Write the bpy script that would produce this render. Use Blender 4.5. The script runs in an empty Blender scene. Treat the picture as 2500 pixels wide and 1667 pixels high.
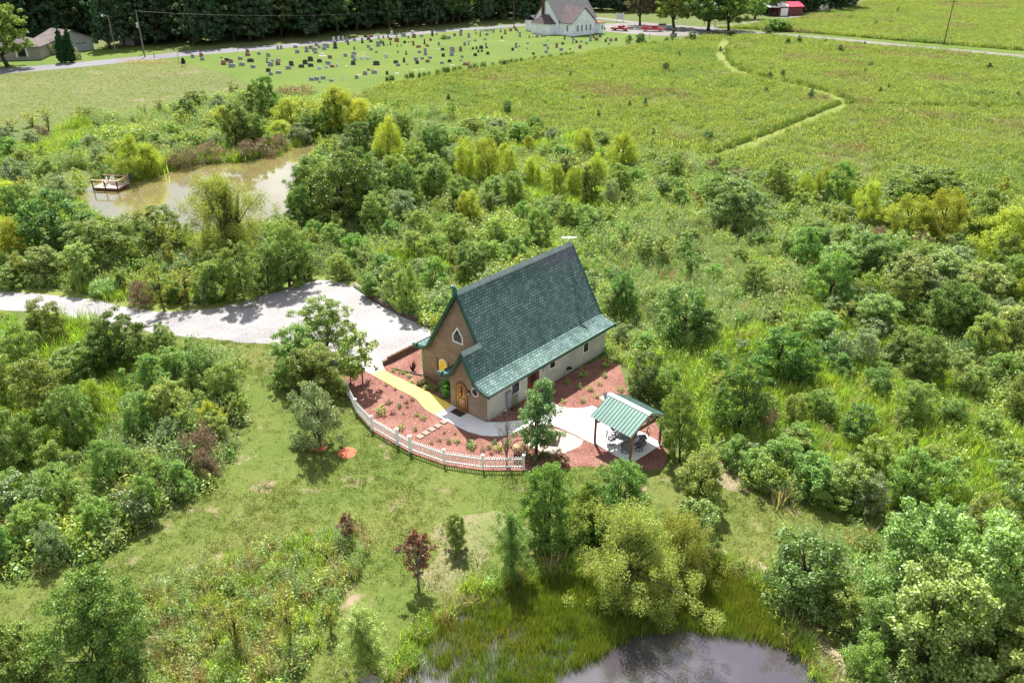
import bpy, math, random
import numpy as np
R = math.radians
C = bpy.context.scene
COL = C.collection

# ------------------------------------------------------------------ camera, sky, sun, exposure
CAM_H, PITCH, FOC = 30.0, R(27.5), 1944.0
cam_d = bpy.data.cameras.new("camera")
cam = bpy.data.objects.new("camera", cam_d); COL.objects.link(cam)
cam.location = (0, 0, CAM_H); cam.rotation_euler = (R(90) - PITCH, 0, 0)
cam_d.sensor_width = 36; cam_d.lens = 36 * FOC / 2500; cam_d.clip_end = 6000; cam_d.clip_start = .5
C.camera = cam

SUN_EL, SUN_AZ = R(55), R(-11)            # azimuth from +Y towards +X
w = bpy.data.worlds.new("World"); C.world = w; w.use_nodes = True
nt = w.node_tree; nt.nodes.clear()
wo = nt.nodes.new("ShaderNodeOutputWorld"); bg = nt.nodes.new("ShaderNodeBackground")
sky = nt.nodes.new("ShaderNodeTexSky"); sky.sky_type = 'NISHITA'; sky.sun_disc = False
sky.sun_elevation = SUN_EL; sky.sun_rotation = SUN_AZ; sky.dust_density = 1.5
bg.inputs[1].default_value = .05
tc = nt.nodes.new("ShaderNodeTexCoord")
mp = nt.nodes.new("ShaderNodeMapping"); mp.inputs['Scale'].default_value = (1, 1, 2.2)
cn = nt.nodes.new("ShaderNodeTexNoise"); cn.inputs['Scale'].default_value = 5.2; cn.inputs['Detail'].default_value = 7
cr_ = nt.nodes.new("ShaderNodeValToRGB"); cr_.color_ramp.elements[0].position = .44; cr_.color_ramp.elements[1].position = .57
mx = nt.nodes.new("ShaderNodeMixRGB"); mx.inputs[2].default_value = (13, 13, 13.3, 1)
nt.links.new(tc.outputs['Generated'], mp.inputs[0]); nt.links.new(mp.outputs[0], cn.inputs['Vector'])
nt.links.new(cn.outputs[0], cr_.inputs[0]); nt.links.new(cr_.outputs[0], mx.inputs[0])
nt.links.new(sky.outputs[0], mx.inputs[1]); nt.links.new(mx.outputs[0], bg.inputs[0]); nt.links.new(bg.outputs[0], wo.inputs[0])

sd = bpy.data.lights.new("sun", 'SUN'); sun = bpy.data.objects.new("sun", sd); COL.objects.link(sun)
sd.energy = 5.0; sd.angle = R(.5); sd.color = (1, .95, .87)
sun.rotation_euler = (R(90) - SUN_EL, 0, math.pi - SUN_AZ)   # light comes from beyond the scene, slightly left
sun.location = (-20, 100, 120)

C.view_settings.view_transform = 'Standard'; C.view_settings.look = 'None'
C.view_settings.exposure = 1.25; C.view_settings.gamma = 1
C.cycles.max_bounces = 6; C.cycles.diffuse_bounces = 3; C.cycles.glossy_bounces = 3
C.cycles.transmission_bounces = 4; C.cycles.transparent_max_bounces = 6
C.cycles.caustics_reflective = False; C.cycles.caustics_refractive = False
C.cycles.sample_clamp_indirect = 6

# ------------------------------------------------------------------ survey: photo pixels <-> ground points
ST, CT = math.sin(PITCH), math.cos(PITCH)
K = 2500 / 2352
def G(x, y, z=0.):                         # pixel (2500 wide) -> world point at height z
    u = (x - 1250) / FOC; v = (833.5 - y) / FOC
    D = (CAM_H - z) / (ST - CT * v)
    return np.array([u * D, D * (CT + ST * v), z])
def g(x, y, z=0.): return G(x * K, y * K, z)      # the same from the 2352-wide view
def proj(X, Y, Z=0.):                      # world -> 2352-wide pixel
    dz = Z - CAM_H
    d = Y * CT - dz * ST
    return (1250 + FOC * X / d) / K, (833.5 - FOC * (Y * ST + dz * CT) / d) / K
def ztop(Y, yv):                           # height of a point above ground depth Y seen at row yv
    v = (833.5 - yv * K) / FOC
    return CAM_H + Y * (v * CT - ST) / (CT + v * ST)
def ppm(Y): return FOC / (Y * CT + CAM_H * ST) / K   # pixels (2352) per metre
def zoom(x0, y0, s): return lambda x, y: (x0 + x / s, y0 + y / s)
zA, zB, zC = zoom(1010, 780, 5.808), zoom(1000, 660, 7.84), zoom(1200, 740, 5.6)
zD, zE, zF, zG = zoom(1420, 930, 6.533), zoom(1220, 930, 6.533), zoom(830, 880, 5.113), zoom(640, 680, 5.113)
zS2, zS3, zS4 = zoom(430, 60, 6.533), zoom(760, 50, 6.533), zoom(1060, 40, 6.533)
zS5, zS6, zL, zK = zoom(1250, 0, 9.408), zoom(1440, 0, 6.918), zoom(0, 40, 4.704), zoom(200, 400, 8.96)
zR = zoom(1740, 0, 3.733)
def ring(zf, pts): return [G(*zf(*p))[:2] for p in pts]
def ringv(pts): return [g(*p)[:2] for p in pts]

# ------------------------------------------------------------------ object helpers
def tag(o, label=None, cat=None, group=None, kind=None):
    if label: o['label'] = label
    if cat: o['category'] = cat
    if group: o['group'] = group
    if kind: o['kind'] = kind
    return o
def empty(name, loc=(0, 0, 0), rz=0., sc=1.):
    o = bpy.data.objects.new(name, None); COL.objects.link(o)
    o.location = loc; o.rotation_euler = (0, 0, rz)
    o.scale = sc if isinstance(sc, (tuple, list)) else (sc, sc, sc)
    o.empty_display_size = .3
    return o
def link(name, me, parent=None, m=None):
    o = bpy.data.objects.new(name, me); COL.objects.link(o)
    if m and not me.materials: me.materials.append(m)
    if parent: o.parent = parent
    return o
def fast_mesh(name, V, F, m=None, smooth=False):
    V = np.asarray(V, np.float32); F = np.asarray(F, np.int32)
    me = bpy.data.meshes.new(name); n, k = F.shape
    me.vertices.add(len(V)); me.vertices.foreach_set('co', V.ravel())
    me.loops.add(n * k); me.loops.foreach_set('vertex_index', F.ravel())
    me.polygons.add(n); me.polygons.foreach_set('loop_start', np.arange(0, n * k, k, dtype=np.int32))
    me.update(calc_edges=True)
    if smooth: me.polygons.foreach_set('use_smooth', np.ones(n, bool))
    if m: me.materials.append(m)
    return me
class MB:
    def __init__(s): s.v = []; s.f = []; s.uv = {}
    def add(s, pts, faces):
        b = len(s.v); s.v += [tuple(map(float, p)) for p in pts]; s.f += [[b + i for i in f] for f in faces]; return s
    def box(s, c, d, rz=0., rx=0., ry=0.):
        x, y, z = [q / 2 for q in d]
        P = np.array([(i, j, k) for k in (-z, z) for j in (-y, y) for i in (-x, x)])
        for ang, (i, j) in ((rx, (1, 2)), (ry, (2, 0)), (rz, (0, 1))):
            if ang:
                c_, s_ = math.cos(ang), math.sin(ang); a, b = P[:, i].copy(), P[:, j].copy()
                P[:, i] = c_ * a - s_ * b; P[:, j] = s_ * a + c_ * b
        return s.add(P + np.array(c), [(0, 2, 3, 1), (4, 5, 7, 6), (0, 1, 5, 4), (2, 6, 7, 3), (0, 4, 6, 2), (1, 3, 7, 5)])
    def bar(s, a, b, w, h=None):
        a, b = np.array(a, float), np.array(b, float); h = h or w; d = b - a; L = np.linalg.norm(d); d /= L
        u = np.cross(d, (0, 0, 1.)); 
        if np.linalg.norm(u) < 1e-3: u = np.array((1., 0, 0))
        u /= np.linalg.norm(u); n = np.cross(u, d)
        P = [p + u * i * w / 2 + n * j * h / 2 for p in (a, b) for i, j in ((-1, -1), (1, -1), (1, 1), (-1, 1))]
        return s.add(P, [(0, 1, 2, 3), (7, 6, 5, 4), (0, 4, 5, 1), (1, 5, 6, 2), (2, 6, 7, 3), (3, 7, 4, 0)])
    def tube(s, pts, rad, n=8):
        pts = [np.array(p, float) for p in pts]
        if not isinstance(rad, (list, tuple)): rad = [rad] * len(pts)
        P = []; F = []; ref = np.array((.13, .31, .94))
        for i, p in enumerate(pts):
            d = pts[min(i + 1, len(pts) - 1)] - pts[max(i - 1, 0)]; d /= (np.linalg.norm(d) + 1e-9)
            r0 = ref if abs(d @ ref) < .93 else np.array((1., 0, 0))
            u = np.cross(d, r0); u /= np.linalg.norm(u); v = np.cross(d, u)
            P += [p + rad[i] * (math.cos(t) * u + math.sin(t) * v) for t in np.arange(n) * 2 * math.pi / n]
        for i in range(len(pts) - 1):
            for j in range(n): F.append((i * n + j, i * n + (j + 1) % n, (i + 1) * n + (j + 1) % n, (i + 1) * n + j))
        F.append(tuple(range(n))[::-1]); F.append(tuple((len(pts) - 1) * n + j for j in range(n)))
        return s.add(P, F)
    def prism(s, poly, vec):               # poly: 3D points of one planar outline, extruded along vec
        n = len(poly); P = [np.array(p, float) for p in poly]; Q = [p + np.array(vec, float) for p in P]
        return s.add(P + Q, [tuple(range(n))[::-1], tuple(range(n, 2 * n))] + [(i, (i + 1) % n, n + (i + 1) % n, n + i) for i in range(n)])
    def lathe(s, prof, c=(0, 0, 0), n=16):
        P = []; F = []
        for r, z in prof: P += [(c[0] + r * math.cos(t), c[1] + r * math.sin(t), c[2] + z) for t in np.arange(n) * 2 * math.pi / n]
        for i in range(len(prof) - 1):
            for j in range(n): F.append((i * n + j, i * n + (j + 1) % n, (i + 1) * n + (j + 1) % n, (i + 1) * n + j))
        F.append(tuple(range(n))[::-1]); F.append(tuple((len(prof) - 1) * n + j for j in range(n)))
        return s.add(P, F)
    def mesh(s, name, m=None, smooth=False):
        me = bpy.data.meshes.new(name); me.from_pydata(s.v, [], s.f); me.update()
        if m: me.materials.append(m)
        if smooth: me.polygons.foreach_set('use_smooth', np.ones(len(me.polygons), bool))
        return me
    def build(s, name, m=None, parent=None, smooth=False, bevel=0):
        o = link(name, s.mesh(name, m, smooth), parent)
        if bevel:
            b = o.modifiers.new("edge", 'BEVEL'); b.width = bevel; b.segments = 2; b.limit_method = 'ANGLE'
        return o
def copy_tree(o, parent=None):
    c = o.copy(); COL.objects.link(c)
    if parent: c.parent = parent
    for ch in [q for q in o.children]: copy_tree(ch, c)
    return c
def smooth_ring(pts, n=5, jit=0., seed=0, closed=True):
    pts = np.array(pts, float); N = len(pts); out = []
    rg = np.random.default_rng(seed)
    for i in range(N if closed else N - 1):
        if closed: a, b, c, d = pts[i - 1], pts[i], pts[(i + 1) % N], pts[(i + 2) % N]
        else: a, b, c, d = pts[max(i - 1, 0)], pts[i], pts[i + 1], pts[min(i + 2, N - 1)]
        for t in np.arange(n) / n:
            q = .5 * (2 * b + (c - a) * t + (2 * a - 5 * b + 4 * c - d) * t * t + (3 * b - a - 3 * c + d) * t ** 3)
            out.append(q + rg.normal(0, jit, 2) if jit else q)
    if not closed: out.append(pts[-1])
    return out
def inpoly(x, y, poly):
    poly = np.asarray(poly, float); x = np.asarray(x); inside = np.zeros(x.shape, bool); n = len(poly); j = n - 1
    for i in range(n):
        xi, yi, xj, yj = *poly[i], *poly[j]
        if yi != yj: inside ^= ((yi > y) != (yj > y)) & (x < (xj - xi) * (y - yi) / (yj - yi) + xi)
        j = i
    return inside
import bmesh
def sheet(name, poly, z, m, kind='structure', thick=0., parent=None):
    bm = bmesh.new(); vs = [bm.verts.new((p[0], p[1], z)) for p in poly]; f = bm.faces.new(vs)
    if f.normal.z < 0: f.normal_flip()
    if thick:
        r = bmesh.ops.extrude_face_region(bm, geom=[f]); 
        for q in r['geom']:
            if isinstance(q, bmesh.types.BMVert): q.co.z -= thick
    bmesh.ops.triangulate(bm, faces=[q for q in bm.faces if len(q.verts) > 4])
    bmesh.ops.recalc_face_normals(bm, faces=bm.faces)
    if not thick:
        for q in bm.faces:
            if q.normal.z < 0: q.normal_flip()
    me = bpy.data.meshes.new(name); bm.to_mesh(me); bm.free()
    o = link(name, me, parent, m)
    if kind: o['kind'] = kind
    return o

# ------------------------------------------------------------------ materials
def lin(h):
    return tuple(((c / 255) / 12.92 if c / 255 <= .04045 else ((c / 255 + .055) / 1.055) ** 2.4) for c in h) + (1,)
def new_mat(name):
    m = bpy.data.materials.new(name); m.use_nodes = True; t = m.node_tree; t.nodes.clear()
    o = t.nodes.new("ShaderNodeOutputMaterial"); return m, t, o
def N(t, typ, **kw):
    n = t.nodes.new(typ)
    for k, v in kw.items():
        if k in n.inputs: n.inputs[k].default_value = v
        else: setattr(n, k, v)
    return n
def ramp(t, fac, stops):
    r = N(t, "ShaderNodeValToRGB"); e = r.color_ramp.elements
    while len(e) < len(stops): e.new(.5)
    for i, (p, c) in enumerate(stops): e[i].position = p; e[i].color = tuple(c[:3]) + (1,)
    t.links.new(fac, r.inputs[0]); return r.outputs[0]
def noise(t, scale, detail=4., rough=.6, vec=None):
    n = N(t, "ShaderNodeTexNoise", Scale=scale, Detail=detail, Roughness=rough)
    if vec is None: vec = N(t, "ShaderNodeNewGeometry").outputs['Position']
    t.links.new(vec, n.inputs['Vector']); return n.outputs[0]
def mixc(t, fac, a, b, mode='MIX'):
    n = N(t, "ShaderNodeMixRGB", blend_type=mode)
    for i, q in ((0, fac), (1, a), (2, b)):
        if isinstance(q, (int, float)): n.inputs[i].default_value = q
        elif isinstance(q, tuple): n.inputs[i].default_value = q[:3] + (1,)
        else: t.links.new(q, n.inputs[i])
    return n.outputs[0]
def plain(name, c, rough=.6, var=.25, scale=3., spec=.3, metal=0., bump=0., bscale=60., coat=0., obj=True):
    m, t, o = new_mat(name); p = N(t, "ShaderNodeBsdfPrincipled", Roughness=rough, Metallic=metal)
    p.inputs['Specular IOR Level'].default_value = spec; p.inputs['Coat Weight'].default_value = coat
    vec = N(t, "ShaderNodeTexCoord").outputs['Object'] if obj else None
    f = noise(t, scale, 5, .65, vec)
    lo = tuple(q * (1 - var) for q in c[:3]); hi = tuple(min(1, q * (1 + var)) for q in c[:3])
    t.links.new(ramp(t, f, ((.3, lo), (.7, hi))), p.inputs['Base Color'])
    if bump:
        b = N(t, "ShaderNodeBump", Strength=bump, Distance=.02); t.links.new(noise(t, bscale, 3, .6, vec), b.inputs['Height'])
        t.links.new(b.outputs[0], p.inputs['Normal'])
    t.links.new(p.outputs[0], o.inputs[0]); return m
def leafmat(name, c, trans=.4, var=.45, hue=.03, patches=None, gloss=.05, tcol=None, yellow=.25):
    """leaf: diffuse + translucent, each leaf and each plant a little different"""
    m, t, o = new_mat(name)
    geo = N(t, "ShaderNodeNewGeometry"); oi = N(t, "ShaderNodeObjectInfo")
    base = tuple(c[:3])
    if patches:                            # plants of other colours growing in patches
        f = noise(t, patches[0], 5, .62, geo.outputs['Position']); col = ramp(t, f, patches[1])
    else:
        rgb = N(t, "ShaderNodeRGB"); rgb.outputs[0].default_value = base + (1,); col = rgb.outputs[0]
    alt = tuple(min(1, q) for q in (base[0] * 1.6 + .02, base[1] * 1.35 + .015, base[2] * 1.0))
    cf = N(t, "ShaderNodeMath", operation='MULTIPLY'); t.links.new(geo.outputs['Random Per Island'], cf.inputs[0]); cf.inputs[1].default_value = yellow
    col = mixc(t, cf.outputs[0], col, alt)
    h = N(t, "ShaderNodeHueSaturation")
    a = N(t, "ShaderNodeMapRange"); a.inputs[3].default_value = .5 - hue; a.inputs[4].default_value = .5 + hue
    t.links.new(oi.outputs['Random'], a.inputs[0]); t.links.new(a.outputs[0], h.inputs['Hue'])
    b = N(t, "ShaderNodeMapRange"); b.inputs[3].default_value = 1 - var; b.inputs[4].default_value = 1 + var
    t.links.new(geo.outputs['Random Per Island'], b.inputs[0])
    b2 = N(t, "ShaderNodeMath", operation='MULTIPLY'); b3 = N(t, "ShaderNodeMapRange"); b3.inputs[3].default_value = .82; b3.inputs[4].default_value = 1.18
    mm = N(t, "ShaderNodeMath", operation='FRACT'); m7 = N(t, "ShaderNodeMath", operation='MULTIPLY'); m7.inputs[1].default_value = 7.31
    t.links.new(oi.outputs['Random'], m7.inputs[0]); t.links.new(m7.outputs[0], mm.inputs[0]); t.links.new(mm.outputs[0], b3.inputs[0])
    t.links.new(b.outputs[0], b2.inputs[0]); t.links.new(b3.outputs[0], b2.inputs[1]); t.links.new(b2.outputs[0], h.inputs['Value'])
    t.links.new(col, h.inputs['Color'])
    d = N(t, "ShaderNodeBsdfDiffuse"); tr = N(t, "ShaderNodeBsdfTranslucent"); gl = N(t, "ShaderNodeBsdfGlossy", Roughness=.5)
    t.links.new(h.outputs[0], d.inputs[0])
    t.links.new(mixc(t, 1., h.outputs[0], (1.15, 1.15, .65) if tcol is None else tcol, 'MULTIPLY'), tr.inputs[0])
    s1 = N(t, "ShaderNodeMixShader"); s1.inputs[0].default_value = trans
    t.links.new(d.outputs[0], s1.inputs[1]); t.links.new(tr.outputs[0], s1.inputs[2])
    gl.inputs[0].default_value = (.8, .9, .85, 1)
    s2 = N(t, "ShaderNodeMixShader"); s2.inputs[0].default_value = gloss
    t.links.new(s1.outputs[0], s2.inputs[1]); t.links.new(gl.outputs[0], s2.inputs[2])
    t.links.new(s2.outputs[0], o.inputs[0]); return m
def groundmat(name, stops, scale=.05, fine=3., finevar=.35, rough=.9, bump=.6, bscale=9., speck=None):
    m, t, o = new_mat(name); p = N(t, "ShaderNodeBsdfPrincipled", Roughness=rough); p.inputs['Specular IOR Level'].default_value = .15
    pos = N(t, "ShaderNodeNewGeometry").outputs['Position']
    f = noise(t, scale, 8, .65, pos); col = ramp(t, f, stops)
    f2 = noise(t, fine, 6, .75, pos)
    col = mixc(t, 1., col, ramp(t, f2, ((.28, (1 - finevar,) * 3), (.72, (1 + finevar,) * 3))), 'MULTIPLY')
    if speck:
        f3 = noise(t, speck[0], 3, .6, pos); col = mixc(t, ramp(t, f3, ((speck[1], (0, 0, 0)), (speck[2], (1, 1, 1)))), col, speck[3])
    t.links.new(col, p.inputs['Base Color'])
    b = N(t, "ShaderNodeBump", Strength=bump, Distance=.06); t.links.new(noise(t, bscale, 5, .7, pos), b.inputs['Height']); t.links.new(b.outputs[0], p.inputs['Normal'])
    t.links.new(p.outputs[0], o.inputs[0]); return m
def brickmat(name, c1, c2, mortar, bw, rh, ms, uv=True, bias=0., rough=.75, bump=.5, big=None):
    m, t, o = new_mat(name); p = N(t, "ShaderNodeBsdfPrincipled", Roughness=rough); p.inputs['Specular IOR Level'].default_value = .2
    tcn = N(t, "ShaderNodeTexCoord"); b = N(t, "ShaderNodeTexBrick", Scale=1.)
    b.inputs['Color1'].default_value = c1 + (1,); b.inputs['Color2'].default_value = c2 + (1,); b.inputs['Mortar'].default_value = mortar + (1,)
    b.inputs['Mortar Size'].default_value = ms; b.inputs['Mortar Smooth'].default_value = .25; b.inputs['Bias'].default_value = bias
    b.inputs['Brick Width'].default_value = bw; b.inputs['Row Height'].default_value = rh
    t.links.new(tcn.outputs['UV'], b.inputs['Vector'])
    col = b.outputs[0]
    f = noise(t, big or .8, 5, .6, tcn.outputs['Object']); col = mixc(t, 1., col, ramp(t, f, ((.3, (.82,) * 3), (.7, (1.16,) * 3))), 'MULTIPLY')
    f = noise(t, 22, 3, .7, tcn.outputs['Object']); col = mixc(t, 1., col, ramp(t, f, ((.3, (.8,) * 3), (.7, (1.18,) * 3))), 'MULTIPLY')
    t.links.new(col, p.inputs['Base Color'])
    bp = N(t, "ShaderNodeBump", Strength=bump, Distance=.02); bp.invert = True
    t.links.new(b.outputs['Fac'], bp.inputs['Height']); t.links.new(bp.outputs[0], p.inputs['Normal'])
    t.links.new(p.outputs[0], o.inputs[0]); return m
def boxuv(me, fn):
    uvl = me.uv_layers.new(name="UVMap")
    for poly in me.polygons:
        for li in poly.loop_indices:
            uvl.data[li].uv = fn(me.vertices[me.loops[li].vertex_index].co, poly.normal)
glass = plain("window_glass", (.018, .022, .026), .06, .2, 2, .6)
white = plain("white_paint", (.78, .78, .77), .45, .06, 2)
vinyl = plain("white_vinyl", (.82, .83, .85), .35, .04, 2, .4)
concrete = groundmat("concrete", ((.3, (.62, .61, .62)), (.7, (.76, .75, .75))), .5, 14, .07, .85, .1, 40)
yellow = groundmat("yellow_paint", ((.3, (.84, .64, .11)), (.7, (.88, .70, .15))), .7, 9, .08, .7, .1, 40)
mulch = groundmat("red_mulch", ((.3, (.135, .052, .04)), (.5, (.20, .088, .07)), (.7, (.255, .13, .102))), .5, 7, .65, .9, 1., 12, (15, .575, .66, (.47, .31, .26)))
gravel = groundmat("grey_gravel", ((.25, (.19, .182, .185)), (.45, (.26, .252, .257)), (.62, (.31, .302, .308)), (.8, (.24, .228, .212))), .16, 5, .28, .9, .9, 8, (6, .60, .70, (.42, .41, .42)))
tangravel = groundmat("tan_gravel", ((.3, (.40, .33, .27)), (.7, (.52, .44, .36))), .6, 14, .25, .9, .5, 30)
asphalt = groundmat("pale_asphalt", ((0.3, (0.135, 0.135, 0.151)), (0.7, (0.18, 0.177, 0.192))), .05, 2, .12, .9, .2, 5)
lane = groundmat("pale_gravel_lane", ((.3, (.15, .143, .138)), (.7, (.205, .197, .192)) ), .06, 1, .2, .9, .3, 5)
timber = plain("old_timber", (.10, .075, .06), .85, .4, 3, .2, 0, .6, 14)
greywood = plain("weathered_timber", (.33, .28, .24), .85, .35, 4, .2, 0, .5, 14)
postwood = plain("brown_post_wood", (.21, .115, .065), .7, .3, 3, .25, 0, .3, 14)
black = plain("black_metal", (.012, .013, .014), .4, .2, 4, .4)
greengloss = plain("dark_green_trim", (.016, .075, .058), .42, .25, 2, .4, 0, .3, 12)
bark = plain("bark", (.075, .058, .042), .9, .35, 6, .15, 0, .6, 20)
palebark = plain("pale_bark", (.20, .17, .14), .9, .35, 6, .15, 0, .5, 20)
graybark = plain("grey_twig", (.19, .165, .15), .9, .3, 6, .15)

ground_m = groundmat("meadow_ground", ((.25, (.062, .092, .022)), (.5, (.09, .118, .032)), (.75, (.115, .115, .045))), .035, 1.6, .5, .95, 1., 3)
lawn_m = groundmat("lawn_ground", ((.25, (.070, .112, .022)), (.45, (.105, .142, .031)), (.6, (.132, .15, .04)), (.8, (.165, .15, .062))), .11, 4.5, .36, .95, .9, 14, (.45, .60, .72, (.29, .225, .155)))
cem_m = groundmat("mown_cemetery_grass", ((.25, (.062, .112, .017)), (.5, (.088, .135, .021)), (.75, (.115, .148, .027))), .05, 2.2, .24, .95, .5, 5)
crop_m = groundmat("young_crop_field", ((.25, (.082, .112, .032)), (.5, (.108, .126, .044)), (.75, (.155, .14, .075))), .03, 2.2, .3, .95, .3, 3, (.09, .63, .75, (.21, .17, .115)))
verge_m = groundmat("yellowing_verge", ((.25, (.12, .165, .036)), (.6, (.165, .195, .048)), (.8, (.21, .19, .08))), .2, 4, .3, .95, .8, 10)
drygrass_m = groundmat("bare_earth", ((0.25, (0.225, 0.18, 0.112)), (0.6, (0.3, 0.247, 0.165)), (0.8, (0.18, 0.18, 0.068))), .3, 5, .35, .95, .8, 10)

# ------------------------------------------------------------------ the setting
sheet("ground", [(-900, -120), (1100, -120), (1100, 1500), (-900, 1500)], 0, ground_m)
LAWN = [(-600, 1300), (0, 1330), (180, 1295), (300, 1245), (430, 1155), (520, 1075), (555, 1000), (560, 920), (545, 838), (470, 800), (400, 782),
        (620, 780), (880, 800), (1200, 1000), (1560, 1040), (1650, 1030), (1720, 1105), (1800, 1158), (1950, 1168), (2200, 1178), (2900, 1250), (2900, 1700), (2000, 1900), (-600, 1900)]
sheet("lawn", smooth_ring(ringv(LAWN), 4, .12, 1), .004, lawn_m)
CEM = [(377, 139), (430, 122), (620, 109), (800, 92), (1000, 74), (1230, 57), (1400, 62), (1480, 84), (1560, 88), (1640, 80), (1560, 92), (1470, 102), (1340, 121),
       (1200, 143), (1000, 175), (890, 190), (840, 210), (790, 235), (700, 238), (630, 215), (590, 200), (500, 165), (410, 141)]
sheet("cemetery_lawn", ringv(CEM), .006, cem_m)
CROP = [(-500, 210), (0, 171), (150, 160), (370, 143), (405, 142), (500, 168), (585, 203), (560, 228), (430, 240), (300, 265), (100, 270), (0, 275), (-500, 300)]
sheet("crop_field", ringv(CROP), .006, crop_m)
sheet("house_lawn", ringv([(-400, 175), (0, 158), (140, 146), (300, 131), (380, 123), (330, 104), (200, 112), (0, 132), (-400, 150)]), .006, cem_m)
ROADL = [(-500, 205), (0, 158), (140, 147), (300, 132), (430, 118), (620, 105), (800, 89), (1000, 70), (1250, 52), (1360, 40), (1360, 45), (1250, 57), (1000, 76), (800, 96), (620, 114), (430, 129), (300, 143), (140, 159), (0, 171), (-500, 222)]
sheet("cemetery_road", ringv(ROADL), .012, asphalt)
ROADR = [(1330, 35), (1365, 39), (1450, 49), (1520, 55.5), (1600, 62), (1680, 69), (1760, 75), (1900, 86), (2100, 105), (2352, 127), (2800, 172), (2800, 182), (2352, 134), (2100, 111), (1900, 91), (1760, 81), (1680, 77), (1600, 70), (1520, 62), (1450, 54), (1365, 43.5), (1330, 39)]
sheet("lane_road", ringv(ROADR), .014, lane)
LOT = [(1368, 56), (1420, 54), (1500, 55.5), (1545, 60), (1640, 70.5), (1635, 76), (1600, 80.5), (1560, 83.5), (1500, 82), (1440, 78), (1385, 72)]
sheet("gravel_lot", ringv(LOT), .018, lane)
sheet("shed_driveway", ringv([(1600, 64), (1700, 55), (1760, 45), (1800, 39), (1840, 37.5), (1840, 40.5), (1800, 42.5), (1765, 49), (1705, 59), (1640, 67)]), .018, lane)
sheet("road_verge", ringv([(1690, 66), (1760, 70), (1900, 80), (2100, 97), (2352, 117), (2800, 158), (2800, 171), (2352, 126), (2100, 104), (1900, 85), (1760, 74), (1690, 69)]), .008, cem_m)
TRAIL1 = [(1668, 92), (1658, 115), (1662, 138), (1690, 163), (1760, 184), (1850, 203), (1905, 218), (1945, 240)]
TRAIL2 = [(1945, 240), (1860, 275), (1780, 308), (1690, 343), (1612, 366)]
TRAIL3 = [(1945, 240), (2050, 246), (2200, 247), (2400, 248), (2700, 250)]
def strip(pts, wd):
    P = [np.array(g(*p)[:2]) for p in pts]; P = smooth_ring(P, 6, closed=False); L, Rr = [], []
    for i, p in enumerate(P):
        d = P[min(i + 1, len(P) - 1)] - P[max(i - 1, 0)]; d /= np.linalg.norm(d); n = np.array((-d[1], d[0])) * wd / 2
        L.append(p + n); Rr.append(p - n)
    return L + Rr[::-1]
T1, T2, T3 = strip(TRAIL1, 3.2), strip(TRAIL2, 2.6), strip(TRAIL3, 1.6)
sheet("meadow_trail", T1, .008, verge_m); sheet("meadow_path", T2, .009, verge_m)
GRAVEL = ringv([(-600, 650), (0, 670), (150, 681), (230, 691), (330, 713), (380, 716), (480, 711), (560, 691), (640, 669), (700, 651), (755, 643)]) + \
    ring(zG, [(1100, 90), (1300, 220), (1520, 360), (1780, 480), (2080, 625), (2060, 760), (1960, 850), (1700, 960), (1540, 1050), (1490, 1080), (1400, 1000), (1250, 960), (1000, 985)]) + \
    ringv([(770, 835), (700, 810), (620, 791), (560, 788), (480, 776), (380, 772), (330, 757), (200, 737), (100, 717), (0, 712), (-600, 700)])
sheet("gravel_driveway", smooth_ring(GRAVEL, 4, .09, 2), .010, gravel)
sheet("driveway_verge", smooth_ring(ringv([(-600, 635), (0, 655), (150, 666), (250, 690), (340, 698), (470, 700), (560, 678), (640, 655), (715, 634), (760, 632), (800, 645), (830, 665), (800, 655), (750, 646), (640, 672), (560, 695), (480, 715), (330, 718), (150, 686), (-600, 655)]), 3, .15, 3), .006, verge_m)
MULCH = ring(zG, [(940, 985), (1010, 1110)]) + ring(zF, [(60, 150), (75, 300), (105, 450), (215, 668), (400, 880), (560, 975), (725, 1072), (890, 1155), (1310, 1305), (1500, 1352), (1790, 1372), (2150, 1378), (2300, 1372)]) + \
    ring(zE, [(560, 1420), (900, 1400), (1160, 1375)]) + ring(zD, [(60, 1360), (300, 1385), (760, 1420), (1050, 1425), (1300, 1400), (1370, 1230), (1330, 1000), (1200, 700), (1000, 420), (760, 260)]) + \
    ring(zC, [(1760, 860), (1640, 780), (1535, 735), (1200, 900)]) + ringv([(1160, 940), (1060, 880), (975, 866), (965, 830), (968, 800), (945, 806), (880, 838)]) + ring(zG, [(1500, 1090)])
sheet("mulch_bed", MULCH, .016, mulch)
PATH = ring(zF, [(0, -40), (90, 20), (230, 90), (370, 165), (560, 270), (700, 350), (880, 440), (960, 490), (1010, 550), (1060, 605), (1110, 640), (1250, 715), (1370, 775), (1480, 835), (1600, 893), (1760, 938), (1900, 950), (2050, 945), (2180, 915)]) + \
    ring(zE, [(150, 850), (300, 795), (420, 745), (600, 705), (780, 700), (940, 745), (1060, 800), (1180, 852), (1330, 930), (1500, 1018)]) + ring(zD, [(190, 985), (480, 1160)]) + [G(*zD(770, 1335))[:2], G(*zD(1290, 1010))[:2]] + \
    [G(*zD(190, 985))[:2] + G(*zD(1290, 1010))[:2] - G(*zD(770, 1335))[:2]] + ring(zD, [(240, 435), (165, 402)]) + ring(zE, [(1380, 432), (1230, 447), (1100, 440), (950, 420), (820, 330), (700, 195), (500, 300), (620, 430), (560, 560), (420, 620), (320, 637), (150, 652), (0, 668)]) + \
    ring(zF, [(2250, 762), (2080, 778), (1900, 776), (1832, 772), (1600, 662), (1390, 556), (1270, 490), (1160, 430), (1000, 350), (820, 262), (700, 205), (620, 170), (570, 140), (548, 105), (530, 50)]) + ring(zG, [(1480, 1040), (1420, 990), (1310, 935), (1100, 960)])
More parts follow.
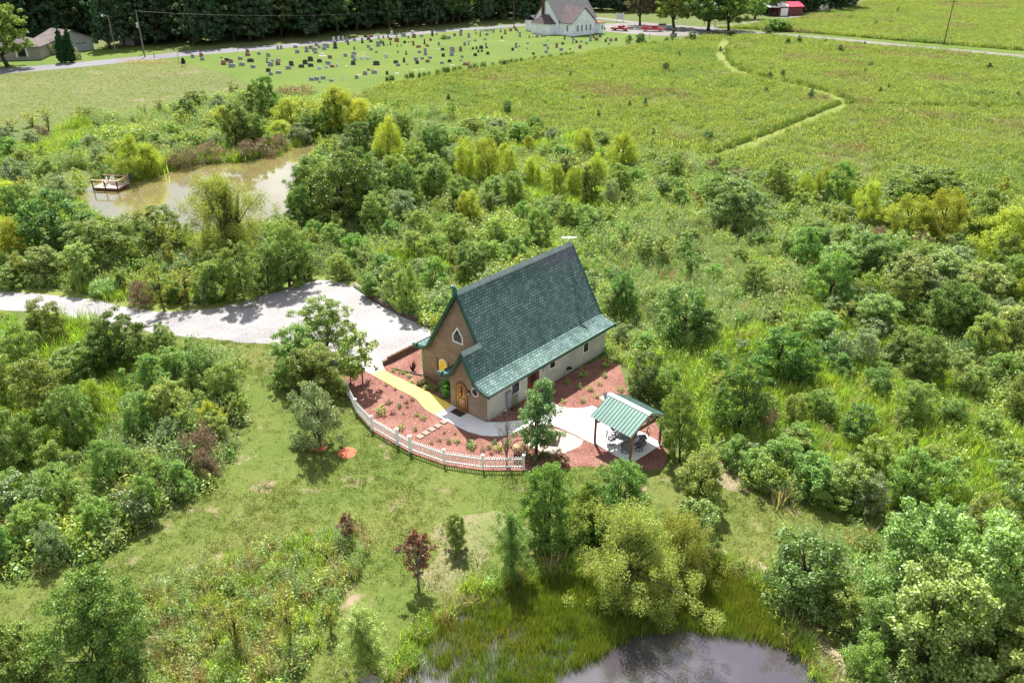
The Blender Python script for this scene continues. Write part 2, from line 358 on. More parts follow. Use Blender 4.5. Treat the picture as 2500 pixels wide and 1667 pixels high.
sheet("concrete_path", PATH, .06, concrete, thick=.1)
YEL = ring(zF, [(385, 170), (560, 270), (700, 350), (880, 440), (960, 490), (1010, 550), (1060, 605), (1110, 640), (1195, 683), (1330, 610), (1392, 572)]) + ring(zF, [(1390, 557), (1270, 490), (1160, 430), (1000, 350), (820, 262), (700, 205), (620, 170), (570, 140), (548, 112)])
yc = np.mean(YEL, 0)
sheet("yellow_path", YEL, .064, yellow)
sheet("tan_gravel_circle", smooth_ring(ring(zE, [(410, 925), (560, 830), (800, 760), (1050, 815), (1180, 866), (1330, 945), (1290, 1020), (1180, 1085), (1000, 1150), (760, 1150), (560, 1080), (420, 1010)]), 4, .03, 5), .022, tangravel)
sheet("concrete_pad", ring(zD, [(285, 270), (440, 195), (520, 250), (370, 340)]), .05, concrete, thick=.06)
sheet("bare_earth_bank", smooth_ring(ringv([(1650, 1035), (1700, 1090), (1740, 1110), (1720, 1130), (1660, 1120), (1630, 1070)]), 4, .08, 6), .008, drygrass_m)
sheet("bare_pond_bank", smooth_ring(ringv([(1690, 1280), (1760, 1300), (1840, 1420), (1930, 1500), (2000, 1600), (1940, 1600), (1850, 1500), (1790, 1420), (1730, 1340), (1660, 1300)]), 4, .1, 7), .008, drygrass_m)
sheet("dry_lawn_patch", smooth_ring(ringv([(1000, 1210), (1080, 1185), (1160, 1180), (1140, 1240), (1120, 1290), (1060, 1330), (1010, 1360), (960, 1330), (1000, 1270)]), 4, .12, 8), .008, groundmat("dry_lawn", ((.3, (.13, .165, .05)), (.6, (.22, .19, .11)), (.8, (.13, .18, .045))), .25, 6, .35, .95, .8, 12))

def watermat(name, deep, rough, wave, spec=.75):
    m, t, o = new_mat(name); p = N(t, "ShaderNodeBsdfPrincipled", Roughness=rough); p.inputs['Specular IOR Level'].default_value = spec; p.inputs['Coat Weight'].default_value = 1.; p.inputs['Coat Roughness'].default_value = .04
    pos = N(t, "ShaderNodeNewGeometry").outputs['Position']
    t.links.new(ramp(t, noise(t, .12, 4, .5, pos), ((.3, tuple(q * .85 for q in deep)), (.7, tuple(q * 1.12 for q in deep)))), p.inputs['Base Color'])
    b = N(t, "ShaderNodeBump", Strength=wave, Distance=.02); t.links.new(noise(t, 2.5, 3, .5, pos), b.inputs['Height']); t.links.new(b.outputs[0], p.inputs['Normal'])
    t.links.new(p.outputs[0], o.inputs[0]); return m
POND1 = [(178, 455), (200, 436), (216, 418), (260, 408), (330, 412), (400, 386), (480, 376), (560, 371), (640, 350), (690, 328), (715, 305), (742, 300), (752, 335), (718, 368), (704, 398), (690, 428), (668, 460), (690, 500), (600, 530), (450, 545), (330, 530), (260, 522), (205, 496)]
sheet("muddy_pond", smooth_ring(ringv(POND1), 5, .15, 9), .03, watermat("muddy_water", (.19, .162, .066), .04, .06))
POND2 = [(905, 1660), (930, 1568), (955, 1490), (1005, 1430), (1090, 1378), (1170, 1340), (1300, 1320), (1480, 1330), (1640, 1305), (1730, 1335), (1790, 1415), (1840, 1500), (1930, 1568), (2050, 1690), (2000, 1900), (1000, 1900)]
sheet("front_pond", smooth_ring(ringv(POND2), 5, .06, 10), .03, watermat("dark_pond_water", (.058, .050, .062), .03, .04, 1.))

# ------------------------------------------------------------------ chapel-like house with the steep green roof
PHI = .8454
HX, HY = -.0587 * 30, 1.52 * 30
AX = np.array((math.cos(PHI), math.sin(PHI))); BX = np.array((-math.sin(PHI), math.cos(PHI)))
def hw(x, y, z=0.): p = np.array((HX, HY)) + AX * x + BX * y; return np.array((p[0], p[1], z))
L, WM, WP, DP, RY, RH, OV = 13.8, 8.1, 3.4, 1.67, 3.96, 8.15, .29
shingle = brickmat("green_shingles", (.084, .152, .143), (.182, .262, .248), (.024, .046, .045), .30, .215, .022, bias=-.15, rough=.8, bump=.9)
cap_m = plain("ridge_cap_shingles", (.25, .31, .30), .8, .25, 4)
siding_brown = brickmat("brown_stone_siding", (.255, .195, .14), (.315, .245, .18), (.16, .12, .085), .55, .13, .014, rough=.85, bump=.5, big=1.2)
siding_sage = brickmat("sage_lap_siding", (.47, .49, .42), (.50, .52, .45), (.33, .35, .30), 30., .125, .010, rough=.6, bump=.4)
found_m = plain("concrete_foundation", (.38, .37, .35), .85, .15, 3)
doorwood = plain("varnished_wood", (.30, .135, .035), .35, .35, 7, .5, 0, .2, 14, .3)
darkdoor = plain("red_brown_door", (.13, .028, .016), .4, .25, 4, .4)
house = empty("chapel_house", (HX, HY, 0), PHI)
tag(house, "small chapel-like house with a steep green shingle roof and arched wooden door", "house")
TH = .14
RIGHT = [(RY, RH), (1.92, 4.83), (.78, 2.99), (.42, 2.80), (.05, 2.70), (-.61, 2.56)]     # roof profile (y, z), eave flared outward
LEFT = [(RY, RH), (6.0, 4.83), (7.16, 2.96), (7.5, 2.78), (7.95, 2.70), (8.45, 2.62)]
PORCH = [(1.92, 4.83), (2.98, 3.05), (3.25, 2.78), (3.6, 2.64), (4.02, 2.58)]
def slope(mb, prof, x0, x1, v0=0.):
    """thick roof panel following a profile, returns uv list"""
    n = len(prof); P = []; dist = [v0]
    for i in range(1, n): dist.append(dist[-1] + math.dist(prof[i], prof[i - 1]))
    for x in (x0, x1):
        for d in (0, TH): P += [(x, y, z - d) for y, z in prof]
    F = []
    up = prof[1][0] < prof[0][0]
    def q(a, b, c, d): F.append((a, b, c, d) if up else (d, c, b, a))
    for i in range(n - 1):
        q(i, i + 1, 2 * n + i + 1, 2 * n + i)
        q(n + i + 1, n + i, 3 * n + i, 3 * n + i + 1)
        q(i + 1, i, n + i, n + i + 1); q(2 * n + i, 2 * n + i + 1, 3 * n + i + 1, 3 * n + i)
    q(n - 1, 2 * n - 1, 4 * n - 1, 3 * n - 1); q(0, 2 * n, 3 * n, n)
    mb.add(P, F)
    return [(x, d) for x in (x0, x1) for _ in (0, 1) for d in dist]
mb = MB(); uvs = []
uvs += slope(mb, RIGHT[:2], DP - OV, L + OV)
d1 = math.dist(RIGHT[0], RIGHT[1])
uvs += slope(mb, RIGHT[1:], -OV, L + OV, d1)
uvs += slope(mb, LEFT, DP - OV, L + OV)
uvs += slope(mb, PORCH, -OV, DP + .05, d1)
me = mb.mesh("roof", shingle); ul = me.uv_layers.new(name="UVMap")
for lp in me.loops: ul.data[lp.index].uv = uvs[lp.vertex_index]
t_ = shingle.node_tree; pb = [n for n in t_.nodes if n.type == 'BSDF_PRINCIPLED'][0]; src = pb.inputs['Base Color'].links[0].from_socket
uvn = N(t_, "ShaderNodeTexCoord"); sp = N(t_, "ShaderNodeSeparateXYZ"); t_.links.new(uvn.outputs['UV'], sp.inputs[0])
e1 = N(t_, "ShaderNodeMapRange"); e1.inputs[1].default_value = 8.5; e1.inputs[2].default_value = 13.; t_.links.new(sp.outputs[0], e1.inputs[0])
e2 = N(t_, "ShaderNodeMapRange"); e2.inputs[1].default_value = 1.9; e2.inputs[2].default_value = .6; t_.links.new(sp.outputs[1], e2.inputs[0])
e3 = N(t_, "ShaderNodeMath", operation='MULTIPLY'); t_.links.new(e1.outputs[0], e3.inputs[0]); t_.links.new(e2.outputs[0], e3.inputs[1])
e4 = N(t_, "ShaderNodeMath", operation='MULTIPLY'); e4.inputs[1].default_value = .5; t_.links.new(e3.outputs[0], e4.inputs[0])
pc_ = mixc(t_, e4.outputs[0], src, (.20, .13, .20)) # faded purplish shingles at the far ridge end
mpg = N(t_, "ShaderNodeMapping"); mpg.inputs['Scale'].default_value = (2.2, .22, 1); t_.links.new(uvn.outputs['UV'], mpg.inputs[0])
pc_ = mixc(t_, 1., pc_, ramp(t_, noise(t_, 1., 4, .6, mpg.outputs[0]), ((.3, (.80, .82, .84)), (.7, (1.16, 1.14, 1.12)))), 'MULTIPLY') # weather streaks down the slope
t_.links.new(pc_, pb.inputs['Base Color'])
roof = link("roof", me, house)
rc = MB()
for (x0, x1, y, z) in ((DP - OV, L + OV, RY, RH), (-OV, DP - .12, 1.92, 4.83)):
    s = 1.62; wd = .17
    rc.prism([(x0, y - wd, z - wd * s + .03), (x0, y - wd, z - wd * s + .09), (x0, y, z + .10), (x0, y + wd, z - wd * s + .09), (x0, y + wd, z - wd * s + .03), (x0, y, z + .03)], (x1 - x0, 0, 0))
rc.build("ridge_cap", cap_m, roof)
tr = MB()                                   # rolled green trim on the rakes and eaves
def rake(prof, x, w_=.13):
    pts = [(x, y, z - .17) for y, z in prof]
    for a, b in zip(pts, pts[1:]):
        a, b = np.array(a), np.array(b); d = (b - a) / np.linalg.norm(b - a)
        tr.bar(a - d * .02, b + d * .05, w_, .23)
rake(RIGHT[:2], DP - OV - .03); rake(RIGHT[1:], -OV - .03); rake(LEFT, DP - OV - .03); rake(PORCH, -OV - .03)
rake(RIGHT, L + OV + .03); rake(LEFT, L + OV + .03)
tr.bar((-OV - .1, -.65, 2.50), (L + OV + .1, -.65, 2.50), .09, .22); tr.bar((DP - OV - .1, 8.48, 2.56), (L + OV + .1, 8.48, 2.56), .09, .22)
tr.bar((-OV - .1, 4.06, 2.52), (DP - .02, 4.06, 2.52), .09, .2)
tr.tube([(DP - OV - .04, 8.2, 2.60), (DP - OV - .04, 8.5, 2.57), (DP - OV - .04, 8.66, 2.62)], [.17, .15, .08])
tr.tube([(-OV - .04, 3.8, 2.56), (-OV - .04, 4.1, 2.53), (-OV - .04, 4.3, 2.58)], [.16, .14, .07])
trim = tr.build("trim", greengloss, roof)
fin = MB(); x0 = DP - OV - .12
fin.tube([(x0, RY, RH - .35), (x0, RY, RH + .1), (x0 - .05, RY, RH + .32), (x0 - .25, RY, RH + .46), (x0 - .42, RY, RH + .38)], [.2, .2, .16, .12, .04])
fin.tube([(x0, RY, RH + .2), (x0 + .05, RY + .12, RH + .45)], [.1, .03]); fin.tube([(x0 - .1, RY, RH + .3), (x0 - .1, RY - .16, RH + .42)], [.1, .03])
fin.build("finial", plain("green_glazed_finial", (.012, .12, .075), .3, .3, 5, .5), roof, True)
def under(y, prof):                         # height of the underside of a roof profile at y
    for (ya, za), (yb, zb) in zip(prof, prof[1:]):
        if min(ya, yb) <= y <= max(ya, yb): return za + (zb - za) * (y - ya) / (yb - ya) - TH - .01
    return 2.5
def outline(ys, fn): return [(y, fn(y)) for y in ys]
uR = lambda y: under(y, RIGHT); uL = lambda y: under(y, LEFT); uP = lambda y: under(y, PORCH)
wl = MB(); wl.prism([(DP, 0.02, 0)] + [(DP, WM, -.1), (DP, WM, uL(WM))] + [(DP, y, uL(y)) for y in (7.95, 7.5, 7.16, 6.0)] + [(DP, RY, RH - TH - .15)] + [(DP, y, uR(y)) for y in (1.92, .78, .42, .05)], (.12, 0, 0))
wl.prism([(0, 0, 0), (0, WP, 0), (0, WP, uP(WP)), (0, 3.25, uP(3.25)), (0, 2.98, uP(2.98)), (0, 1.92, 4.83 - TH - .12), (0, .78, uR(.78)), (0, .42, uR(.42)), (0, 0, uR(.05))], (.12, 0, 0))
wl.prism([(0.12, WP - .12, 0), (DP - .002, WP - .12, 0), (DP - .002, WP - .12, 2.5), (.12, WP - .12, 2.5)], (0, .118, 0))
me = wl.mesh("front_wall", siding_brown); boxuv(me, lambda c, n: (c.y if abs(n.x) > .5 else c.x, c.z)); fwall = link("front_wall", me, house)
wl = MB(); wl.prism([(.12, .001, .22), (L, .001, .22), (L, .001, 2.5), (.12, .001, 2.5)], (0, .12, 0))
wl.prism([(DP + .13, WM, .1), (DP + .13, WM, 2.5), (L, WM, 2.5), (L, WM, .1)], (0, -.12, 0))
wl.prism([(L - .12, .125, .1), (L - .12, WM - .125, .1), (L - .12, WM - .125, 2.5)] + [(L - .12, y, uL(y)) for y in (7.5, 7.16, 6.0)] + [(L - .12, RY, RH - TH - .15)] + [(L - .12, y, uR(y)) for y in (1.92, .78, .42)] + [(L - .12, .125, 2.5)], (.11, 0, 0))
me = wl.mesh("side_wall", siding_sage); boxuv(me, lambda c, n: (c.y if abs(n.x) > .5 else c.x, c.z)); swall = link("side_wall", me, house)
fd = MB(); fd.box((7.0, .07, -.02), (13.6, .10, .46)); fd.box((DP + 6, WM - .07, -.02), (12.1, .1, .4)); fd.box((L - .08, 4, -.02), (.1, 7.8, .4)); fd.build("foundation", found_m, house)
def win(x0, x1, z0, z1, name="window"):
    o = empty(name); o.parent = house; f = MB(); t_ = .07
    for c, d in (((x0 + t_ / 2, -.02, (z0 + z1) / 2), (t_, .05, z1 - z0)), ((x1 - t_ / 2, -.02, (z0 + z1) / 2), (t_, .05, z1 - z0)), (((x0 + x1) / 2, -.02, z0 + t_ / 2), (x1 - x0 - 2 * t_, .06, t_)), (((x0 + x1) / 2, -.02, z1 - t_ / 2), (x1 - x0 - 2 * t_, .05, t_)), (((x0 + x1) / 2, -.018, z0 * .42 + z1 * .58), (x1 - x0 - 2 * t_, .04, .05))): f.box(c, d)
    f.build("window_frame", white, o); MB().box(((x0 + x1) / 2, -.008, (z0 + z1) / 2), (x1 - x0 - .12, .012, z1 - z0 - .12)).build("window_pane", glass, o)
win(2.55, 3.47, 1.0, 2.42); win(6.72, 7.46, 1.28, 2.2); win(10.82, 11.56, .96, 2.4)
sdoor = empty("side_door"); sdoor.parent = house
q = MB(); q.box((4.92, -.02, 1.12), (1.0, .05, 2.1)); q.box((4.37, -.025, 1.14), (.1, .08, 2.2)); q.box((5.47, -.025, 1.14), (.1, .08, 2.2)); q.box((4.92, -.025, 2.22), (1.0, .08, .1)); q.build("door_leaf", darkdoor, sdoor)
MB().box((4.85, -.052, 1.55), (.55, .012, .85)).build("door_pane", glass, sdoor); MB().tube([(5.3, -.05, 1.05), (5.3, -.12, 1.05)], [.03, .045]).build("door_handle", plain("brass", (.6, .4, .12), .3, .1, 3, .5, 1), sdoor)
def lantern(x, y, z, nx, ny, name="wall_lantern"):
    o = empty(name); o.parent = house; b = MB(); cx, cy = x + nx * .14, y + ny * .14
    b.bar((x, y, z + .12), (cx, cy, z + .18), .04); b.lathe([(.02, .24), (.1, .16), (.1, .13), (.02, .13)], (cx, cy, z), 8); b.lathe([(.06, -.16), (.08, -.13), (.02, -.13)], (cx, cy, z), 8)
    for t in range(4): b.bar((cx + .075 * math.cos(t * 1.57), cy + .075 * math.sin(t * 1.57), z - .13), (cx + .085 * math.cos(t * 1.57), cy + .085 * math.sin(t * 1.57), z + .13), .015)
    b.build("lantern_frame", black, o); MB().lathe([(.05, -.12), (.065, .1), (.03, .12)], (cx, cy, z), 8).build("lantern_glass", plain("frosted_lamp_glass", (.75, .72, .62), .25, .05, 3, .5), o)
lantern(5.98, 0, 1.78, 0, -1); lantern(0, 1.5, 1.78, -1, 0)
# front: arched door, octagon window, pointed window, round topped yellow shutter with branch ornaments
fdoor = empty("arched_door"); fdoor.parent = house
def arch(x, yc_, hw_, zs, n=12): return [(x, yc_ - hw_, .05), (x, yc_ + hw_, .05)] + [(x, yc_ + hw_ * math.cos(t), zs + hw_ * 1.05 * math.sin(t)) for t in np.linspace(0, math.pi, n)]
MB().prism(arch(-.035, 2.28, .58, 1.78), (.034, 0, 0)).build("door_surround", plain("dark_stained_wood", (.10, .042, .017), .45, .3, 5, .4), fdoor)
MB().prism(arch(-.06, 2.24, .47, 1.74), (.024, 0, 0)).build("door_leaf", doorwood, fdoor)
q = MB()
for z0, z1, hw_ in ((.22, .95, .33), (1.1, 1.75, .33)):
    for a_, b_ in (((-.066, 2.24 - hw_, z0), (-.066, 2.24 - hw_, z1)), ((-.066, 2.24 + hw_, z0), (-.066, 2.24 + hw_, z1)), ((-.066, 2.24 - hw_, z0), (-.066, 2.24 + hw_, z0))): q.bar(a_, b_, .03)
q.tube([(-.066, 2.24 + .33 * math.cos(t), 1.75 + .35 * math.sin(t)) for t in np.linspace(0, math.pi, 9)], .016, 5); q.tube([(-.066, 2.24 + .33 * math.cos(t), .95 + .12 * math.sin(t)) for t in np.linspace(0, math.pi, 7)], .016, 5)
q.build("door_moulding", plain("dark_moulding", (.07, .03, .012), .5, .2, 5), fdoor)
q = MB()                                     # scrolled iron ornament
for k, (z, r_) in enumerate(((1.95, .10), (1.78, .13), (1.6, .14), (1.42, .10), (1.28, .07))): q.tube([(-.075, 2.24 + r_ * math.cos(t) * (1 if k % 2 else -1), z + r_ * .6 * math.sin(t)) for t in np.linspace(.3, 5, 9)], .018, 5)
q.tube([(-.07, 2.24, 1.2), (-.07, 2.24, 2.02)], .02, 5); q.build("door_ornament", black, fdoor)
MB().tube([(-.06, 1.86, 1.05), (-.14, 1.86, 1.05)], [.025, .04]).build("door_handle", black, fdoor)
ow = empty("octagon_window"); ow.parent = house
def ngon(x, yc_, zc_, r_, n=8, ry=1.): return [(x, yc_ + r_ * ry * math.cos(t), zc_ + r_ * math.sin(t)) for t in (np.arange(n) + .5) * 2 * math.pi / n]
q = MB(); A_, B_ = ngon(-.03, 1.0, 2.03, .36), ngon(-.03, 1.0, 2.03, .26)
for i in range(8): q.prism([A_[i], A_[(i + 1) % 8], B_[(i + 1) % 8], B_[i]], (.028, 0, 0))
q.build("window_frame", plain("pinkish_white_frame", (.66, .56, .55), .5, .08, 3), ow)
MB().prism(ngon(-.012, 1.0, 2.03, .27), (.01, 0, 0)).build("window_pane", brickmat("leaded_coloured_glass", (.30, .14, .10), (.16, .17, .26), (.03, .03, .03), .17, .12, .02, rough=.15, bump=.1), ow)
pw = empty("pointed_window"); pw.parent = house
O_ = [(4.72, 4.02), (4.74, 4.55), (4.22, 5.28), (3.68, 4.6), (3.68, 4.02)]; cx_ = np.mean(O_, 0); I_ = [tuple(cx_ + (np.array(p) - cx_) * .78) for p in O_]
q = MB()
for i in range(5): q.prism([(DP - .035, *O_[i]), (DP - .035, *O_[(i + 1) % 5]), (DP - .035, *I_[(i + 1) % 5]), (DP - .035, *I_[i])], (.034, 0, 0))
q.build("window_frame", white, pw)
MB().prism([(DP - .014, *p) for p in [tuple(cx_ + (np.array(p) - cx_) * .8) for p in O_]], (.012, 0, 0)).build("window_pane", glass, pw)
q = MB()
for k in range(-2, 3): q.bar((DP - .022, 4.2 + k * .16, 4.16), (DP - .022, 4.2 + k * .16, 4.72 - abs(k) * .03), .02)
for z in (4.3, 4.5, 4.72): q.bar((DP - .022, 3.82, z), (DP - .022, 4.6, z), .02)
q.build("window_lattice", plain("lead_lattice", (.30, .29, .27), .5), pw)
yw = empty("yellow_shutter"); yw.parent = house
def archy(x, yc_, hw_, zb, zs): return [(x, yc_ - hw_, zb), (x, yc_ + hw_, zb)] + [(x, yc_ + hw_ * math.cos(t), zs + hw_ * 1.15 * math.sin(t)) for t in np.linspace(0, math.pi, 12)]
MB().prism(archy(DP - .03, 5.83, .42, .98, 1.68), (.029, 0, 0)).build("shutter_frame", white, yw)
MB().prism(archy(DP - .05, 5.83, .36, 1.04, 1.68), (.018, 0, 0)).build("shutter_panel", plain("bright_yellow_panel", (.80, .60, .05), .5, .1, 3), yw)
for y0, sg in ((6.38, 1), (5.28, -1)):
    q = MB()
    q.tube([(DP - .03, y0, .95), (DP - .04, y0 + sg * .03, 1.5), (DP - .03, y0 + sg * .0, 2.15)], [.03, .028, .015], 6)
    for z in (1.25, 1.6, 1.9): q.tube([(DP - .03, y0, z), (DP - .04, y0 + sg * .22, z + .22)], [.022, .01], 5)
    q.build("branch_ornament", plain("brown_branches", (.11, .06, .03), .8), yw)
q = MB(); q.box((9.0, -.06, .5), (.28, .14, .2)); q.tube([(9.0, -.1, .5), (9.1, -.3, .56)], [.07, .1]); q.build("wall_vent", black, house)
q = MB(); q.tube([(8.5, -.04, -.1), (8.5, -.04, .45), (8.46, -.10, .5)], .02, 6); q.build("wall_spigot", plain("grey_pipe", (.3, .3, .3), .5), house)
q = MB(); q.box((2.22, -.10, .95), (.44, .18, 1.15)); q.box((2.22, -.2, 1.1), (.34, .02, .7)); q.tube([(2.22, -.08, .38), (2.22, -.08, 0)], .04, 6); q.build("utility_box", plain("grey_utility_box", (.27, .29, .33), .5, .1, 3), house, bevel=.01)
q = MB(); q.box((DP + .1, 8.35, 2.36), (.14, .14, .1)); q.tube([(DP, 8.35, 2.33), (DP - .12, 8.4, 2.26)], [.05, .09]); q.build("flood_lamp", white, house)
q = MB(); q.tube([(L, RY, RH), (L, RY, RH + .42)], .025, 6); q.lathe([(.05, .36), (.2, .42), (.2, .47), (.05, .54)], (L, RY, RH), 12); q.box((L, RY, RH + .45), (1.15, .16, .05), rz=-PHI); 
ant = q.build("roof_antenna", plain("white_plastic", (.80, .80, .80), .4, .04), None); ant.location = (HX, HY, 0); ant.rotation_euler = (0, 0, PHI)
tag(ant, "flat white antenna on the far end of the green roof ridge", "antenna")

# ------------------------------------------------------------------ plants: leaf clouds on tapered limbs
def leafquads(rng, P, size, aspect=.55, up=.5, out=None, hang=0.):
    n = len(P); Nn = rng.normal(size=(n, 3)); Nn[:, 2] += up * 2
    if out is not None: Nn += out * .8
    Nn /= np.linalg.norm(Nn, axis=1)[:, None] + 1e-9
    T = rng.normal(size=(n, 3)); T[:, 2] -= hang * 3
    T -= (T * Nn).sum(1)[:, None] * Nn; T /= np.linalg.norm(T, axis=1)[:, None] + 1e-9
    B = np.cross(Nn, T); s = (size * rng.uniform(.6, 1.35, n))[:, None]; a = s * aspect
    fold = Nn * s * .12
    V = np.stack([P - T * s * .5, P + B * a * .5 + fold, P + T * s * .5, P - B * a * .5 + fold], 1).reshape(-1, 3)
    return V, np.arange(n * 4).reshape(n, 4)
def envelope(shape, z):                     # relative radius at relative height 0..1
    z = np.clip(z, 0, 1)
    if shape == 'round': return np.sqrt(np.clip(1 - ((z - .46) / .56) ** 2, 0, 1))
    if shape == 'egg': return np.sqrt(np.clip(1 - ((z - .36) / .66) ** 2, 0, 1)) 
    if shape == 'cone': return np.clip(np.minimum(z / .18, (1.04 - z) / .86), 0, 1) ** .75
    if shape == 'mound': return np.sqrt(np.clip(1 - (z / 1.03) ** 2.2, 0, 1)) * (1 - .25 * np.clip(.25 - z, 0, 1) / .25)
    if shape == 'vase': return np.clip(.28 + z * 1.05, 0, 1) * np.sqrt(np.clip(1 - ((z - .5) / .53) ** 4, 0, 1))
    if shape == 'plume': return np.clip(z / .3, 0, 1) ** .5 * np.clip((1.02 - z) / .42, 0, 1) ** .5
    return np.clip(np.minimum(z / .06, (1.02 - z) / .6), 0, 1) ** .72     # column
def make_plant(seed, shape, H, Rr, base, nclump, nleaf, leaf, aspect=.55, spread=.5, hang=0., up=.5, shell=.55, lumps=.3, trunks=1, tr=.1, limbs=10, lean=0., jag=1.):
    """returns (trunk MB, crown verts, faces); height H, crown radius Rr, clear stem up to `base`"""
    rng = np.random.default_rng(seed); z = rng.uniform(0, 1, nclump * 5); e = envelope(shape, z)
    keep = rng.uniform(0, 1, len(z)) < e ** 1.2 + .04; z = z[keep][:nclump]; e = e[keep][:nclump]; n = len(z)
    th = rng.uniform(0, 2 * math.pi, n); rr = 1 - (1 - shell) * rng.uniform(0, 1, n) ** .8 * 1.3; rr = np.clip(rr, .05, 1.08)
    ph = rng.uniform(0, 6.28, 4)
    lump = 1 + lumps * (np.sin(th * 2 + ph[0] + z * 3) * .5 + np.sin(th * 3 + ph[1] - z * 5) * .5 + np.sin(z * 9 + ph[2]) * .35) + rng.normal(0, .10 * jag, n)
    r_ = Rr * e * rr * lump
    zz = base + z * (H - base) * .97
    cen = np.stack([r_ * np.cos(th) + lean * zz, r_ * np.sin(th), zz], 1)
    crad = Rr * spread * rng.uniform(.55, 1.2, n)
    cnt = rng.multinomial(nleaf, crad ** 1.5 / (crad ** 1.5).sum())
    idx = np.repeat(np.arange(n), cnt); off = rng.normal(size=(len(idx), 3)); off /= np.linalg.norm(off, axis=1)[:, None] + 1e-9
    off *= (rng.uniform(0, 1, len(idx)) ** .45)[:, None]
    off[:, 2] *= .75 if not hang else 1.0 + hang
    P = cen[idx] + off * crad[idx][:, None]
    if hang: P[:, 2] -= np.abs(rng.normal(0, .3, len(idx))) * crad[idx] * hang
    P[:, 2] = np.maximum(P[:, 2], .03 * H)
    V, F = leafquads(rng, P, leaf, aspect, up, off, hang)
    t = MB()
    for k in range(trunks):
        a = rng.uniform(0, 6.28); d = 0 if trunks == 1 else Rr * .32
        top = np.array([math.cos(a) * d + lean * H, math.sin(a) * d, base + (H - base) * .78]); b0 = np.array([math.cos(a) * tr * .8 * (trunks > 1), math.sin(a) * tr * .8 * (trunks > 1), -.15])
        mid = b0 * .5 + top * .5 + np.append(rng.normal(0, .04 * H, 2), 0) * .5
        t.tube([b0, b0 * .75 + mid * .25, mid, mid * .4 + top * .6, top], [tr * 1.25, tr, tr * .7, tr * .42, tr * .12], 7)
        for q in rng.choice(n, min(n, limbs // trunks + 1), replace=False):
            f = rng.uniform(.3, .85); s0 = b0 * (1 - f) + mid * f if f < .5 else mid * (1.6 - f) + top * (f - .6) if f > .6 else mid
            e1 = cen[q]; m1 = s0 * .5 + e1 * .5 + np.array([0, 0, .03 * H])
            t.tube([s0, m1, e1], [tr * .42, tr * .25, tr * .06], 5)
    return t, V, F
LM = dict(
    oak=leafmat("oak_leaves", (.132, .225, .042), .42, gloss=.035), mid=leafmat("ash_leaves", (.20, .305, .062), .44, gloss=.035),
    pale=leafmat("sweetgum_leaves", (.25, .35, .105), .44, gloss=.04), willow=leafmat("willow_leaves", (.37, .45, .062), .46, var=.3, hue=.018, gloss=.02),
    olive=leafmat("olive_willow_leaves", (.275, .34, .080), .43, var=.35, gloss=.02),
    grey=leafmat("silver_leaves", (.215, .30, .14), .40, gloss=.05, hue=.02), brown=leafmat("dry_brown_twigs", (.25, .20, .135), .25, gloss=.01, hue=.02, tcol=(1, .9, .8)),
    red=leafmat("dark_red_leaves", (.17, .085, .055), .35, hue=.02, tcol=(1.2, .9, .7), yellow=.35), rust=leafmat("rust_leaves", (.34, .13, .07), .3, hue=.015, tcol=(1.1, .9, .8)),
    cedar=leafmat("cedar_leaves", (.065, .12, .04), .25, gloss=.02, yellow=.1), arb=leafmat("arborvitae_leaves", (.03, .085, .022), .2, gloss=.02, hue=.01, yellow=.08),
    bush=leafmat("bush_leaves", (.225, .35, .085), .44, gloss=.035), tall=leafmat("forest_leaves", (.062, .128, .062), .32, gloss=.035, yellow=.3, tcol=(1.2, 1.25, .6)), edge=leafmat("edge_tree_leaves", (.165, .26, .055), .42, gloss=.03),
    fall=leafmat("brownish_tree_leaves", (.155, .135, .055), .3, hue=.03), flow=leafmat("pale_flowering_leaves", (.32, .34, .19), .35), hosta=leafmat("hosta_leaves", (.13, .36, .05), .4, hue=.01), lily=leafmat("clump_leaves", (.085, .15, .04), .3),
    wood=leafmat("sunlit_forest_leaves", (.10, .175, .06), .38, gloss=.035, yellow=.3), grey2=leafmat("grey_green_leaves", (.165, .26, .085), .40, gloss=.06), slender=leafmat("slender_tree_leaves", (.27, .37, .085), .45), dark=leafmat("dark_shrub_leaves", (.11, .20, .05), .40, gloss=.04))
SPEC = {}                                   # species -> list of (trunk mesh, crown mesh, height, radius)
def species(key, lm, bk, variants, **kw):
    out = []
    for s in range(variants):
        a = dict(kw); H_, R_ = a.pop('H'), a.pop('R')
        t, V, F = make_plant(hash_(key) + s * 17, H=H_, Rr=R_, **a)
        out.append((t.mesh("trunk", bk, True), fast_mesh("crown", V, F, LM[lm]), H_, R_))
    SPEC[key] = out
def hash_(s): return sum(ord(c) * (i + 3) for i, c in enumerate(s)) % 9973
species('oak', 'oak', bark, 6, shape='round', H=5., R=2., base=.35, nclump=150, nleaf=17000, leaf=.132, spread=.19, jag=1.4, tr=.11, limbs=16)
species('mid', 'mid', bark, 6, shape='egg', H=5., R=1.8, base=.3, nclump=140, nleaf=15500, leaf=.127, spread=.20, jag=1.5, tr=.10, limbs=14)
species('pale', 'pale', bark, 3, shape='egg', H=5., R=1.9, base=.25, nclump=170, nleaf=19000, leaf=.125, aspect=.75, spread=.20, shell=.5, tr=.1, limbs=16, lumps=.4, jag=1.5)
species('willow', 'willow', bark, 7, shape='plume', H=5., R=1.6, base=.3, nclump=150, nleaf=16000, leaf=.14, aspect=.27, spread=.22, hang=.4, up=.2, tr=.09, limbs=12, lumps=.32, jag=1.6)
species('wide', 'olive', bark, 2, shape='round', H=6., R=3.6, base=.2, nclump=300, nleaf=60000, leaf=.13, aspect=.27, spread=.145, hang=.3, up=.3, tr=.15, trunks=4, limbs=26, lumps=.5, shell=.2, jag=1.5)
